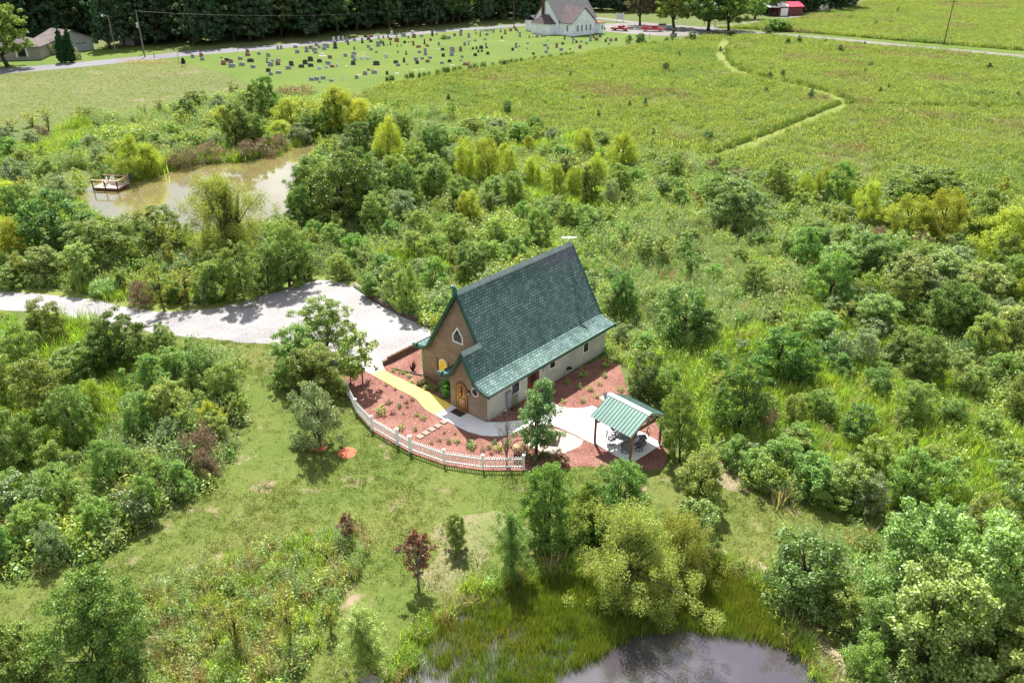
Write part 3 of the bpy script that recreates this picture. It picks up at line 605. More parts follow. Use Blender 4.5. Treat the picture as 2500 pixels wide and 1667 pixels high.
species('olive', 'olive', bark, 3, shape='round', H=5., R=2.6, base=.3, nclump=170, nleaf=22000, leaf=.17, aspect=.26, spread=.21, hang=.35, up=.2, tr=.14, trunks=3, limbs=18, lumps=.4)
species('full', 'mid', bark, 3, shape='egg', H=5., R=2.3, base=.12, nclump=280, nleaf=30000, leaf=.115, aspect=.6, spread=.155, tr=.10, trunks=2, limbs=18, lumps=.34, shell=.45, jag=1.4)
species('front', 'grey2', bark, 1, shape='egg', H=5., R=1.7, base=.75, nclump=190, nleaf=20000, leaf=.11, aspect=.6, spread=.18, tr=.08, trunks=2, limbs=18, lumps=.32, shell=.4, jag=1.4)
species('slender', 'slender', bark, 2, shape='plume', H=5., R=1.6, base=.15, nclump=170, nleaf=19000, leaf=.12, aspect=.32, spread=.18, hang=.2, tr=.07, limbs=14, lumps=.35, jag=1.7, shell=.3)
species('grey', 'grey', bark, 3, shape='mound', H=3., R=1.6, base=.15, nclump=110, nleaf=10500, leaf=.11, aspect=.5, spread=.20, tr=.06, trunks=3, limbs=12)
species('bush', 'bush', bark, 6, shape='mound', H=3., R=1.5, base=.1, nclump=120, nleaf=11000, leaf=.115, aspect=.6, spread=.20, tr=.06, trunks=2, limbs=10, lumps=.4, jag=1.6)
species('dark', 'dark', bark, 3, shape='mound', H=3., R=1.6, base=.1, nclump=120, nleaf=11000, leaf=.118, aspect=.6, spread=.20, tr=.07, trunks=2, limbs=10, lumps=.35)
species('sap', 'mid', bark, 3, shape='egg', H=4., R=.95, base=.9, nclump=34, nleaf=1500, leaf=.18, aspect=.6, spread=.3, tr=.045, limbs=12, jag=2., lumps=.4)
species('thin', 'olive', bark, 2, shape='vase', H=4., R=1.1, base=.3, nclump=40, nleaf=1500, leaf=.17, aspect=.35, spread=.24, tr=.04, trunks=4, limbs=16, jag=1.6)
species('bare', 'brown', graybark, 2, shape='vase', H=3., R=1.1, base=.4, nclump=26, nleaf=60, leaf=.09, spread=.2, tr=.03, trunks=3, limbs=30, jag=2.)
species('brown', 'brown', graybark, 2, shape='mound', H=2., R=1.5, base=.1, nclump=60, nleaf=3200, leaf=.15, aspect=.25, spread=.26, tr=.04, trunks=3, limbs=12, up=.1)
species('red', 'red', graybark, 2, shape='vase', H=3., R=1., base=.6, nclump=45, nleaf=1700, leaf=.15, aspect=.6, spread=.24, tr=.05, limbs=18, trunks=3, jag=1.5)
species('rust', 'rust', graybark, 1, shape='mound', H=3., R=1.2, base=.3, nclump=45, nleaf=1800, leaf=.15, aspect=.5, spread=.24, tr=.05, limbs=14, trunks=2, jag=1.8)
species('cedar', 'cedar', bark, 3, shape='cone', H=2., R=.6, base=.05, nclump=40, nleaf=1500, leaf=.13, aspect=.35, spread=.3, tr=.04, limbs=8, jag=1.8, lumps=.3)
species('arb', 'arb', bark, 2, shape='column', H=7., R=1.2, base=.1, nclump=420, nleaf=16000, leaf=.27, aspect=.45, spread=.22, shell=.55, tr=.06, limbs=3, lumps=.02, up=0, jag=.2)
species('yew', 'flow', bark, 1, shape='mound', H=2., R=1.1, base=.1, nclump=40, nleaf=1800, leaf=.15, spread=.28, tr=.05, limbs=8)
species('tall', 'tall', bark, 5, shape='egg', H=19., R=5.2, base=1.6, nclump=210, nleaf=13000, leaf=.52, aspect=.6, spread=.15, shell=.55, tr=.36, limbs=24, lumps=.35, jag=1.3)
species('wood', 'wood', bark, 2, shape='egg', H=19., R=5.2, base=3., nclump=190, nleaf=13000, leaf=.5, aspect=.6, spread=.15, shell=.5, tr=.34, limbs=24, lumps=.45, jag=1.5)  # front-row crowns with sunlight put into a lighter leaf colour
species('edge', 'edge', bark, 3, shape='round', H=14., R=6., base=3.2, nclump=220, nleaf=14000, leaf=.42, aspect=.6, spread=.145, tr=.36, limbs=24, lumps=.3, jag=1.3)
species('fall', 'fall', bark, 1, shape='egg', H=16., R=5.5, base=4., nclump=120, nleaf=9500, leaf=.45, aspect=.5, spread=.19, tr=.34, limbs=24)
species('small', 'edge', bark, 2, shape='round', H=5., R=3., base=1.1, nclump=70, nleaf=4500, leaf=.30, spread=.22, tr=.14, limbs=14, trunks=2)
ITEMS = []                                  # (object, label stem, cat, group, pixel x, pixel y) labelled at the end
PRNG = random.Random(5)
def plant(sp, x, y, h, wd, stem, name, cat, group, root=None, var=None):
    """base pixel (2352 view), height and width in pixels -> a plant standing there"""
    p = g(x, y) if root is None else np.array(root)
    sv = SPEC[sp]; k = PRNG.randrange(len(sv)) if var is None else var % len(sv); tm, cm, H0, R0 = sv[k]
    if root is None:
        Hm = max(.4, ztop(p[1], y - h * .97)); Wm = wd / ppm(p[1])
    else: Hm, Wm = h, wd
    e = empty(name, (p[0], p[1], 0), PRNG.uniform(0, 6.28)); e.rotation_euler.x = PRNG.gauss(0, .05); e.rotation_euler.y = PRNG.gauss(0, .05); sxy = Wm / 2 / (R0 * 1.0); el = PRNG.uniform(.86, 1.14); e.scale = (sxy * el, sxy / el, Hm / H0)
    link("trunk" if cat in ("tree", "conifer") else "stem", tm, e); link("crown" if cat in ("tree", "conifer") else "foliage", cm, e)
    px, py = proj(p[0], p[1]); ITEMS.append((e, stem, cat, group, px, py)); return e
def T(sp, stem, place, pts, name='tree', cat='tree', group=None):
    for q in pts: plant(sp, *q, f"{stem} {place}", name, cat, group or f"{cat}s {place}")
LW, UP, MD, RT, PN, YD = "in the weedy thicket left of the lawn", "on the bank around the muddy pond", "in the thicket behind the house", "in the overgrown field right of the house", "beside the front pond", "around the gravel driveway"
# yard trees
T('full', "leafy multi-stem tree", "on the lawn edge below the driveway", [(690, 868, 120, 150), (737, 900, 110, 140)])
T('mid', "tall airy young tree", "where driveway and concrete path meet", [(748, 812, 135, 120)])
T('sap', "slender two-stem young tree", "in the red mulch by the white fence end", [(833, 883, 130, 75), (806, 881, 115, 60)])
T('grey', "round silvery green tree", "in a ring of red mulch on the lawn", [(733, 1024, 150, 128)])
T('front', "dense small tree", "in the mulch in front of the house's side door", [(1233, 1046, 168, 112)])
T('bare', "leafless thin sapling", "in the mulch beside the white fence", [(1163, 1066, 150, 85)])
T('mid', "slim leafy tree", "just right of the small pavilion", [(1562, 1062, 175, 85), (1603, 1162, 125, 115)])
T('dark', "dark leafy tree", "behind the small pavilion", [(1482, 908, 105, 95)])
T('mid', "light leafy sapling tree", "behind the small pavilion", [(1530, 925, 90, 70)])
# between lawn and front pond
T('full', "dense dark green tree", PN, [(1257, 1250, 195, 132)]); T('full', "loose mid green tree", PN, [(1410, 1240, 180, 160), (1350, 1230, 130, 90)])
T('slender', "pale slender willow", PN, [(1176, 1330, 158, 95), (850, 1545, 150, 125)])
T('wide', "wide yellow-green willow", PN, [(1440, 1385, 205, 290)]); T('olive', "yellow-green willow", PN, [(1560, 1330, 150, 130)])
T('pale', "pale tipped small tree", PN, [(1585, 1275, 130, 110)])
T('bush', "small yellow-green bush", "on the dry lawn before the white fence", [(1045, 1257, 85, 56)], 'shrub', 'shrub')
T('red', "dark red leaved small tree", "on the lawn beside the front pond", [(960, 1345, 125, 74)])
T('red', "red tipped bush", "at the edge of the mown lawn", [(803, 1248, 66, 46)], 'shrub', 'shrub')
T('full', "large leafy tree", "at the lower left edge of the lawn", [(240, 1568, 240, 215), (55, 1605, 150, 190)])
T('thin', "thin yellow-green sapling", "in the tall grass patch on the lawn", [(670, 1490, 150, 60), (545, 1500, 145, 75), (760, 1450, 80, 40)])
BR = "in the lower right thicket"
T('dark', "wide grey-green mounded shrub", BR, [(1850, 1385, 150, 200)], 'shrub', 'shrub')
T('pale', "large pale leaved sweetgum tree", BR, [(2080, 1420, 260, 190), (2230, 1480, 320, 250), (2130, 1560, 260, 230), (2330, 1600, 260, 190), (2010, 1500, 130, 100)])
T('mid', "mid green tree", BR, [(2160, 1280, 130, 120), (2260, 1250, 110, 110), (2330, 1340, 150, 110)])
T('bush', "leafy bush", BR, [(1930, 1440, 90, 110), (1800, 1330, 80, 80), (2300, 1500, 120, 130), (1980, 1560, 100, 90)], 'shrub', 'shrub')
# left thicket
T('oak', "dark round tree", LW, [(288, 835, 128, 112), (60, 1075, 140, 110), (190, 1010, 130, 105), (240, 850, 95, 80)])
T('mid', "upright leafy tree", LW, [(122, 790, 110, 80), (415, 985, 120, 112), (120, 960, 150, 120), (520, 940, 110, 90), (470, 915, 120, 90), (60, 860, 120, 90), (330, 1010, 110, 90), (160, 1170, 110, 100), (250, 1130, 130, 80), (20, 940, 130, 90)])
T('bush', "bright leafy bush", LW, [(345, 905, 90, 90), (410, 870, 80, 90), (180, 880, 90, 110), (300, 1110, 85, 75), (340, 1185, 90, 80), (230, 1225, 85, 85), (85, 1245, 95, 90), (20, 1285, 80, 80), (420, 1130, 70, 70), (500, 1010, 70, 75), (450, 930, 70, 80), (30, 1170, 90, 90), (130, 1100, 80, 80), (370, 1120, 70, 70), (540, 960, 60, 55), (90, 800, 70, 70), (380, 800, 60, 70), (445, 835, 60, 60)], 'shrub', 'shrub')
T('brown', "brownish thin shrub", LW, [(465, 1065, 90, 105), (480, 1090, 60, 70), (60, 1230, 60, 70)], 'shrub', 'shrub')
T('grey', "grey-green shrub", LW, [(120, 1290, 90, 80), (400, 1035, 80, 70), (530, 905, 60, 60), (10, 1065, 90, 70)], 'shrub', 'shrub')
T('willow', "feathery yellowish sapling", LW, [(480, 1000, 80, 60), (380, 960, 80, 70), (225, 960, 90, 60)])
# driveway far side and muddy pond
T('thin', "thin leaning tree", YD, [(377, 714, 128, 62), (432, 700, 100, 70), (318, 690, 60, 50)])
T('brown', "grey-brown brush shrub", YD, [(335, 700, 55, 80)], 'shrub', 'shrub')
T('bush', "leafy bush", YD, [(480, 690, 90, 80), (520, 675, 90, 80), (280, 665, 50, 50), (70, 640, 60, 70), (30, 660, 50, 70), (410, 690, 50, 50)], 'shrub', 'shrub')
T('mid', "leafy tree", YD, [(560, 690, 145, 95), (665, 655, 145, 105), (615, 665, 110, 80), (935, 720, 115, 60), (700, 640, 80, 60)])
T('pale', "pale leafy tree", YD, [(195, 655, 105, 75), (110, 645, 85, 80), (240, 630, 60, 50)])
T('oak', "dark spreading tree", UP, [(250, 610, 120, 140), (135, 590, 155, 150), (377, 590, 120, 105), (60, 550, 130, 90)])
T('wide', "broad feathery willow", UP, [(535, 590, 195, 225)]); T('willow', "feathery willow", UP, [(312, 412, 105, 85), (350, 405, 75, 60), (790, 318, 125, 95), (830, 325, 100, 70), (520, 290, 50, 50)])
T('willow', "yellow willow", UP, [(672, 300, 78, 90), (720, 290, 60, 50), (25, 610, 120, 100), (20, 500, 90, 80), (650, 320, 45, 60)])
T('oak', "dark leafy tree", UP, [(545, 345, 110, 72), (585, 340, 85, 65), (432, 285, 62, 50), (620, 280, 110, 70), (590, 270, 80, 60), (770, 320, 95, 60), (720, 318, 70, 70), (450, 255, 48, 50), (640, 290, 70, 50)])
T('grey', "grey-green shrub", UP, [(505, 260, 45, 50), (230, 390, 55, 50), (40, 430, 70, 80), (140, 470, 70, 80), (15, 330, 40, 50), (690, 330, 50, 60), (210, 345, 40, 50), (75, 340, 40, 50)], 'shrub', 'shrub')
T('bush', "leafy bush", UP, [(240, 400, 45, 60), (120, 420, 60, 70), (60, 390, 55, 60), (30, 365, 50, 60), (180, 360, 40, 45), (90, 500, 60, 70), (480, 310, 40, 50), (400, 320, 40, 50), (300, 330, 35, 45), (360, 345, 40, 50), (460, 345, 35, 45), (10, 470, 60, 60), (560, 310, 40, 40)], 'shrub', 'shrub')
T('brown', "brownish bank shrub", UP, [(430, 385, 48, 75), (490, 368, 45, 80), (570, 365, 42, 80), (620, 355, 42, 80), (645, 345, 40, 50), (100, 320, 34, 36), (250, 330, 26, 30), (400, 390, 40, 40)], 'shrub', 'shrub')
T('thin', "thin open sapling", "along the edge of the crop field", [(112, 300, 55, 36), (75, 290, 40, 45), (200, 282, 46, 55), (260, 285, 30, 40), (330, 270, 35, 30), (28, 300, 30, 40), (370, 262, 45, 30)])
T('sap', "dark upright sapling", "along the edge of the crop field", [(470, 240, 35, 25), (400, 262, 30, 25), (535, 225, 40, 30), (555, 250, 40, 30)])
# behind the house
T('oak', "dark dense tree", MD, [(782, 515, 180, 150), (840, 500, 165, 110), (720, 490, 130, 100), (690, 515, 95, 75), (830, 370, 95, 80), (925, 330, 75, 45), (1000, 375, 90, 75), (870, 330, 80, 60), (1230, 310, 45, 40), (1355, 470, 95, 50), (1085, 640, 90, 85), (930, 480, 110, 80)])
T('willow', "bright yellow-green willow", MD, [(1075, 430, 118, 66), (1115, 425, 112, 68), (892, 385, 122, 72), (1338, 370, 82, 54), (1428, 400, 98, 60), (1170, 420, 80, 40), (1225, 430, 80, 55), (1160, 395, 70, 45), (1375, 420, 70, 50), (1320, 450, 70, 50), (1275, 460, 85, 60), (1080, 510, 75, 60), (1215, 350, 40, 30)])
T('mid', "leafy tree", MD, [(1000, 460, 110, 90), (1060, 490, 90, 70), (960, 420, 100, 70), (870, 535, 100, 80), (1235, 570, 100, 75), (1420, 460, 90, 65), (1180, 480, 90, 60), (1010, 350, 70, 70), (1140, 350, 60, 60), (1300, 420, 70, 60), (1130, 470, 70, 60), (910, 440, 90, 70), (1190, 330, 50, 60), (1080, 320, 50, 60)])
T('grey', "silvery green shrub", MD, [(925, 510, 75, 85), (985, 420, 70, 70), (990, 330, 55, 60), (1050, 400, 70, 60), (880, 440, 70, 70), (1400, 480, 70, 50), (800, 360, 60, 60), (1140, 310, 40, 60), (1270, 330, 40, 50)], 'shrub', 'shrub')
T('bush', "leafy bush", MD, [(950, 600, 70, 70), (820, 600, 70, 60), (880, 640, 60, 70), (770, 570, 60, 60), (1000, 660, 70, 70), (1140, 560, 60, 60), (1050, 560, 70, 70), (1300, 520, 60, 60), (1200, 520, 60, 50), (1350, 530, 60, 70), (1460, 430, 50, 50), (960, 540, 60, 60), (780, 640, 60, 60), (850, 680, 55, 60), (1060, 330, 40, 50), (1290, 370, 40, 45), (1380, 340, 40, 50), (1120, 600, 55, 60), (720, 560, 55, 60), (690, 590, 60, 60), (900, 560, 55, 60), (1180, 600, 55, 60), (1000, 590, 55, 55)], 'shrub', 'shrub')
T('rust', "rusty red shrub", "at the meadow edge behind the house", [(1133, 305, 32, 28)], 'shrub', 'shrub')
T('sap', "small single-stem tree", MD, [(1520, 605, 72, 50), (1478, 600, 62, 42), (1585, 640, 70, 45), (1570, 590, 60, 40), (905, 690, 90, 60), (1340, 560, 60, 40)])
# right field
T('mid', "upright leafy tree", RT, [(1782, 450, 92, 62), (1925, 480, 112, 66), (1760, 430, 50, 50), (1545, 420, 70, 50), (1850, 610, 100, 80), (1900, 700, 130, 100), (1570, 790, 140, 125), (1730, 680, 80, 60), (1640, 480, 80, 80), (2090, 970, 100, 90), (2200, 760, 110, 90), (2320, 700, 120, 90), (2065, 1150, 130, 105), (1610, 780, 80, 80), (2250, 830, 110, 90), (2330, 960, 110, 80), (1820, 980, 80, 60)])
T('oak', "dark dense tree", RT, [(1690, 995, 175, 122), (2130, 475, 100, 165), (2260, 560, 130, 110), (1785, 870, 120, 120), (2060, 730, 110, 90), (2170, 770, 130, 110), (1432, 715, 98, 78), (2290, 640, 110, 70), (1840, 880, 90, 80), (1980, 640, 80, 70), (2320, 590, 90, 60), (2120, 880, 110, 100)])
T('willow', "feathery yellow-green willow", RT, [(1980, 512, 98, 66), (1840, 470, 75, 40), (1880, 468, 88, 46), (2160, 555, 125, 100), (2080, 550, 105, 95), (2300, 610, 135, 125), (2030, 520, 50, 40), (2350, 720, 110, 80), (1950, 490, 60, 40)])
T('pale', "pale tipped small tree", RT, [(1690, 525, 115, 110), (1990, 640, 110, 100), (2080, 690, 110, 120), (1920, 640, 90, 90), (2260, 700, 100, 100), (2330, 810, 120, 100), (2160, 660, 90, 100), (1870, 560, 60, 70), (2010, 760, 90, 90), (2240, 780, 100, 90), (1880, 790, 80, 80)])
T('bush', "leafy bush", RT, [(1500, 700, 36, 45), (1590, 560, 36, 45), (1640, 640, 36, 45), (1700, 600, 33, 45), (1750, 570, 36, 45), (1800, 640, 36, 45), (1700, 760, 42, 52), (1780, 740, 36, 52), (1930, 860, 48, 60), (2010, 900, 68, 76), (1880, 960, 68, 76), (1960, 1000, 76, 85), (1790, 1080, 85, 95), (1860, 1130, 93, 114), (1730, 1100, 68, 85), (1950, 1150, 93, 114), (2010, 1080, 76, 85), (2140, 1090, 68, 76), (2180, 980, 68, 76), (2260, 1010, 68, 85), (2230, 910, 68, 76), (2310, 1080, 68, 76), (1640, 930, 42, 45), (1480, 800, 36, 52), (1540, 870, 42, 45), (1650, 850, 42, 52), (1750, 960, 59, 66), (1830, 1040, 68, 76), (1560, 470, 38, 47), (1620, 440, 38, 47), (1720, 460, 42, 47), (2040, 600, 51, 66), (2120, 620, 59, 66), (1830, 720, 36, 45), (1950, 740, 48, 60), (2070, 820, 68, 76), (2300, 880, 68, 76), (1900, 1160, 68, 85), (1680, 1060, 59, 76), (1470, 520, 38, 47), (1800, 560, 30, 37), (1530, 540, 27, 37)], 'shrub', 'shrub')
T('brown', "brownish shrub", RT, [(1560, 405, 40, 60), (1690, 420, 40, 50), (2010, 560, 40, 60), (2110, 580, 50, 60), (1760, 1000, 60, 60), (2220, 680, 60, 60), (1640, 400, 36, 50)], 'shrub', 'shrub')
T('grey', "silvery green shrub", RT, [(1560, 380, 35, 40), (2040, 640, 60, 60), (2200, 620, 60, 70), (2130, 700, 70, 80), (1980, 830, 80, 80), (2290, 760, 80, 90), (1990, 1170, 80, 90)], 'shrub', 'shrub')
# small dark cedars and bushes dotted over the meadow
MEA = "alone in the open meadow"
for x, y, h, wd in ((1166, 262, 34, 28), (1375, 275, 26, 14), (1483, 250, 30, 18), (1500, 318, 24, 14), (1625, 325, 26, 28), (1862, 228, 26, 16), (1860, 222, 14, 20), (1797, 178, 22, 18), (1760, 213, 16, 14), (1768, 180, 18, 20), (1880, 307, 14, 12), (2010, 315, 18, 10), (2000, 155, 16, 14), (1985, 168, 14, 12), (2270, 160, 20, 18), (2335, 225, 18, 16), (2280, 222, 14, 20), (1445, 252, 22, 12), (1530, 165, 24, 20), (1560, 130, 14, 12), (1405, 160, 14, 8), (1310, 178, 16, 8), (1430, 195, 10, 10), (1340, 230, 10, 10), (1455, 235, 10, 12), (1790, 125, 14, 12), (1655, 120, 16, 12), (1690, 115, 14, 10), (1030, 232, 20, 12), (990, 260, 24, 14), (1040, 268, 14, 10), (2020, 215, 20, 12), (2040, 205, 14, 10), (1930, 120, 18, 22), (1985, 105, 12, 10), (1895, 100, 12, 12), (1835, 100, 22, 18), (1810, 103, 20, 16), (1665, 252, 14, 10), (1545, 90, 30, 18), (1590, 94, 24, 20), (1470, 100, 26, 24), (1445, 100, 24, 18), (1680, 84, 20, 30), (1760, 82, 22, 40)):
    plant('cedar' if h < 24 or wd < 20 else 'dark', x, y, h, wd, "small dark cedar bush " + MEA, "cedar_bush", "bush", "cedar bushes in the meadow")
for x, y, h, wd in ((1440, 102, 20, 12), (2010, 58, 14, 12), (1950, 45, 12, 10), (2060, 30, 20, 8)):
    plant('sap', x, y, h, wd, "thin yellowish sapling " + MEA, "sapling", "tree", "saplings in the meadow")
# far woods: the front row along the road as single trees, what stands behind as one mass
def yroad(x): return float(np.interp(x, [-500, 0, 140, 300, 430, 620, 800, 1000, 1250], [205, 158, 147, 130, 115, 102, 86, 68, 48]))
FOR = "in the dark front row of the wood behind the cemetery road"
frow = []
for k, x in enumerate(np.arange(-330, 1235, 41)):
    yy = yroad(x) - (8 if x > 420 else 20 if x > 225 else 52) - PRNG.uniform(0, 5); p = g(x + PRNG.uniform(-9, 9), yy); frow.append(p)
    plant('tall' if k % 3 else 'wood', 0, 0, PRNG.uniform(18, 25), PRNG.uniform(8.5, 12.), "tall dark broadleaf tree " + FOR, "forest_tree", "tree", "forest trees along the road", root=(p[0], p[1], 0))
for x, y, h, wd in ((1040, 55, 16, 9), (1110, 49, 15, 10), (1165, 44, 15, 9), (1220, 38, 15, 9)):
    p = g(x, y); plant('edge', 0, 0, h, wd, "lighter green tree at the right end of the wood", "forest_tree", "tree", "forest trees along the road", root=(p[0], p[1], 0))
for x, y, h, wd, sp, st in ((1470, 59, 16, 12, 'fall', "brownish leaved tree standing beside the white church"), (1548, 64, 14, 14, 'edge', "large green tree at the gravel lot, behind the flat trailer"), (1626, 71.5, 15, 17, 'edge', "largest green tree at the gravel lot, over the grey pickup"), (1674, 70.5, 13, 14, 'edge', "large green tree at the right end of the gravel lot"),
                            (1768, 35, 11, 9, 'edge', "dark green tree by the far small house"), (1740, 30, 13, 10, 'edge', "dark tree behind the far small house"), (1733, 44.5, 8, 9.5, 'small', "low round tree before the red shed"), (1780, 72, 4, 7.5, 'small', "low crooked tree at the lane bend"), (1800, 73, 3.2, 5, 'small', "small bush tree at the lane bend")):
    p = g(x, y); plant(sp, 0, 0, h, wd, st, "roadside_tree", "tree", "trees around the gravel lot", root=(p[0], p[1], 0))
p = G(*zL(92, 580)); plant('edge', 0, 0, 15., 15.5, "large light green tree in front of the far left house", "yard_tree", "tree", "yard trees far left", root=(p[0], p[1], 0))
for q, h in (((725, 535), 8.3), ((815, 532), 8.0)):
    p = G(*zL(*q)); plant('arb', 0, 0, h, 2.5, "tall dark columnar conifer in front of the grey garage", "conifer", "conifer", "columnar conifers by the garage", root=(p[0], p[1], 0))
for q, h, wd, st in (((520, 450), 4.2, 4.5, "rounded yard bush between far house and garage"), ((868, 490), 3.0, 2.6, "pale bush right of the two columnar conifers"), ((905, 500), 2., 2.2, "low pale bush beside the mailbox post")):
    p = G(*zL(*q)); plant('yew', 0, 0, h, wd, st, "yard_bush", "shrub", "bushes in the far left yard", root=(p[0], p[1], 0))

# ------------------------------------------------------------------ ground cover that nobody could count: instanced on points
def cover(name, pts, rot, sc, idx, sources, label, cat):
    me = bpy.data.meshes.new(name); me.vertices.add(len(pts)); me.vertices.foreach_set('co', np.asarray(pts, np.float32).ravel())
    for an, ty, dat in (('rot', 'FLOAT_VECTOR', rot), ('scl', 'FLOAT_VECTOR', sc)):
        a = me.attributes.new(an, ty, 'POINT'); a.data.foreach_set('vector', np.asarray(dat, np.float32).ravel())
    a = me.attributes.new('idx', 'INT', 'POINT'); a.data.foreach_set('value', np.asarray(idx, np.int32))
    o = link(name, me); tag(o, label, cat, None, 'stuff')
    ng = bpy.data.node_groups.new(name, 'GeometryNodeTree')
    ng.interface.new_socket("Geometry", in_out='INPUT', socket_type='NodeSocketGeometry'); ng.interface.new_socket("Geometry", in_out='OUTPUT', socket_type='NodeSocketGeometry')
    gi, go = ng.nodes.new('NodeGroupInput'), ng.nodes.new('NodeGroupOutput')
    jn = ng.nodes.new('GeometryNodeJoinGeometry')
    for s in reversed(sources):
        oi = ng.nodes.new('GeometryNodeObjectInfo'); oi.inputs['Object'].default_value = s; oi.inputs['As Instance'].default_value = True
        ng.links.new(oi.outputs['Geometry'], jn.inputs[0])
    ip = ng.nodes.new('GeometryNodeInstanceOnPoints'); ip.inputs['Pick Instance'].default_value = True
    def attr(n, ty):
        a = ng.nodes.new('GeometryNodeInputNamedAttribute'); a.data_type = ty; a.inputs['Name'].default_value = n
        return [q for q in a.outputs if q.enabled and q.name == 'Attribute'][0]
    ng.links.new(gi.outputs[0], ip.inputs['Points']); ng.links.new(jn.outputs[0], ip.inputs['Instance'])
    ng.links.new(attr('idx', 'INT'), ip.inputs['Instance Index']); ng.links.new(attr('rot', 'FLOAT_VECTOR'), ip.inputs['Rotation']); ng.links.new(attr('scl', 'FLOAT_VECTOR'), ip.inputs['Scale'])
    ng.links.new(ip.outputs[0], go.inputs[0])
    md = o.modifiers.new("scatter", 'NODES'); md.node_group = ng
    return o
def source(name, V, F, m): return bpy.data.objects.new(name, fast_mesh(name, V, F, m))
def blades(rng, n, spread, h, wd, bend, seg=2):
    V, F = [], []
    for _ in range(n):
        p = rng.normal(0, spread, 2); hh = h * rng.uniform(.55, 1.15); a = rng.uniform(0, 6.28); d = np.array([math.cos(a), math.sin(a)]); wv = np.array([-d[1], d[0]]) * wd * rng.uniform(.7, 1.3) / 2
        bb = bend * hh * rng.uniform(.2, 1.2); i = len(V)
        for k in range(seg):
            t = k / seg; c = p + d * bb * t * t; V += [(*(c - wv * (1 - .5 * t)), hh * t * (1 - .12 * t)), (*(c + wv * (1 - .5 * t)), hh * t * (1 - .12 * t))]
        c = p + d * bb; V += [(*(c - wv * .12), hh * .88), (*(c + wv * .12), hh * .88)]
        for k in range(seg): F.append((i + 2 * k, i + 2 * k + 1, i + 2 * k + 3, i + 2 * k + 2))
    return np.array(V), np.array(F)
def weed(seed, nst, spread, h, leaf, per=11, aspect=.3):
    rng = np.random.default_rng(seed); P = []; O = []
    for _ in range(nst):
        b = rng.normal(0, spread, 2); hh = h * rng.uniform(.55, 1.1); ln = rng.normal(0, .10, 2)
        for k in range(per):
            t = rng.uniform(.18, 1) ** .8; a = rng.uniform(0, 6.28); r_ = (.17 * (1.1 - t) + .035) * rng.uniform(.3, 1.3)
            P.append((b[0] + ln[0] * hh * t + math.cos(a) * r_, b[1] + ln[1] * hh * t + math.sin(a) * r_, hh * t)); O.append((math.cos(a), math.sin(a), .4))
    V, F = leafquads(rng, np.array(P), leaf, aspect, .45, np.array(O) * .6, -.25)
    B, BF = blades(rng, 10, spread, h * .75, .035, .3)
    return np.vstack([V, B]), np.vstack([F, BF + len(V)])
def leafy(seed, n, r_, h, leaf, asp=.6):
    rng = np.random.default_rng(seed); u = rng.normal(size=(n, 3)); u /= np.linalg.norm(u, axis=1)[:, None]; u[:, 2] = np.abs(u[:, 2])
    k = (rng.uniform(.25, 1, n) ** .5)[:, None] * (1 + .3 * np.sin(3 * np.arctan2(u[:, 1], u[:, 0]) + seed))[:, None]
    return leafquads(rng, u * k * np.array([r_, r_, h]), leaf, asp, .5, u)
WP_ = ((.30, (.19, .31, .07)), (.44, (.27, .39, .09)), (.52, (.33, .44, .085)), (.60, (.27, .33, .13)), (.70, (.37, .44, .10)))
MP_ = ((.26, (.14, .245, .068)), (.38, (.19, .285, .08)), (.48, (.255, .33, .078)), (.57, (.22, .295, .085)), (.61, (.285, .22, .145)), (.65, (.205, .28, .08)), (.8, (.28, .34, .07)))
weed_m = leafmat("weed_leaves", (.26, .37, .08), .46, var=.38, hue=.028, patches=(.055, WP_), gloss=.04, yellow=.22)
weed2_m = leafmat("bluish_weed_leaves", (.24, .34, .13), .44, var=.34, hue=.03, gloss=.05)
tallg_m = leafmat("tall_grass_blades", (.29, .43, .06), .48, var=.3, hue=.02, gloss=.04)
dryg_m = leafmat("dry_grass_blades", (.42, .36, .18), .38, var=.35, hue=.02, gloss=.03, tcol=(1.1, 1., .7))
mead_m = leafmat("meadow_plants", (.36, .46, .10), .46, var=.42, hue=.02, patches=(.034, MP_), gloss=.03, yellow=.2)
reed_m = leafmat("reed_blades", (.10, .155, .018), .45, var=.35, hue=.02, gloss=.05, patches=(.35, ((.35, (.14, .24, .025)), (.55, (.20, .26, .03)), (.68, (.25, .24, .045)))))
lawn2_m = leafmat("lawn_blades", (.15, .245, .045), .4, var=.3, hue=.02, gloss=.03, patches=(.16, ((.3, (.098, .165, .03)), (.48, (.145, .20, .038)), (.58, (.18, .212, .048)), (.68, (.245, .22, .10)))))
WS = [source("weed_source", *weed(k, 9, .30, 1.25, .17), weed_m) for k in range(3)] + [source("weed_source", *weed(7 + k, 10, .28, 1.35, .15, 13, .26), weed2_m) for k in range(2)] + \
     [source("leafy_source", *leafy(20 + k, 150, .75, .95, .19), m_) for k, m_ in enumerate((weed_m, weed_m, LM['bush']))] + [source("grass_source", *blades(np.random.default_rng(30), 46, .3, 1.15, .05, .5), tallg_m), source("grass_source", *blades(np.random.default_rng(31), 40, .32, 1.1, .045, .6), dryg_m)]
MS = [source("meadow_source", *weed(40 + k, 14, .5, .85, .22, 7, .35), mead_m) for k in range(3)] + [source("meadow_source", *blades(np.random.default_rng(44 + k), 40, .55, .8, .09, .5), mead_m) for k in range(2)]
LS = [source("lawn_source", *blades(np.random.default_rng(50 + k), 26, .16, .095, .03, .8, 1), lawn2_m) for k in range(3)]
RS = [source("reed_source", *blades(np.random.default_rng(60 + k), 40, .28, 1.0, .028, .25), reed_m) for k in range(3)]
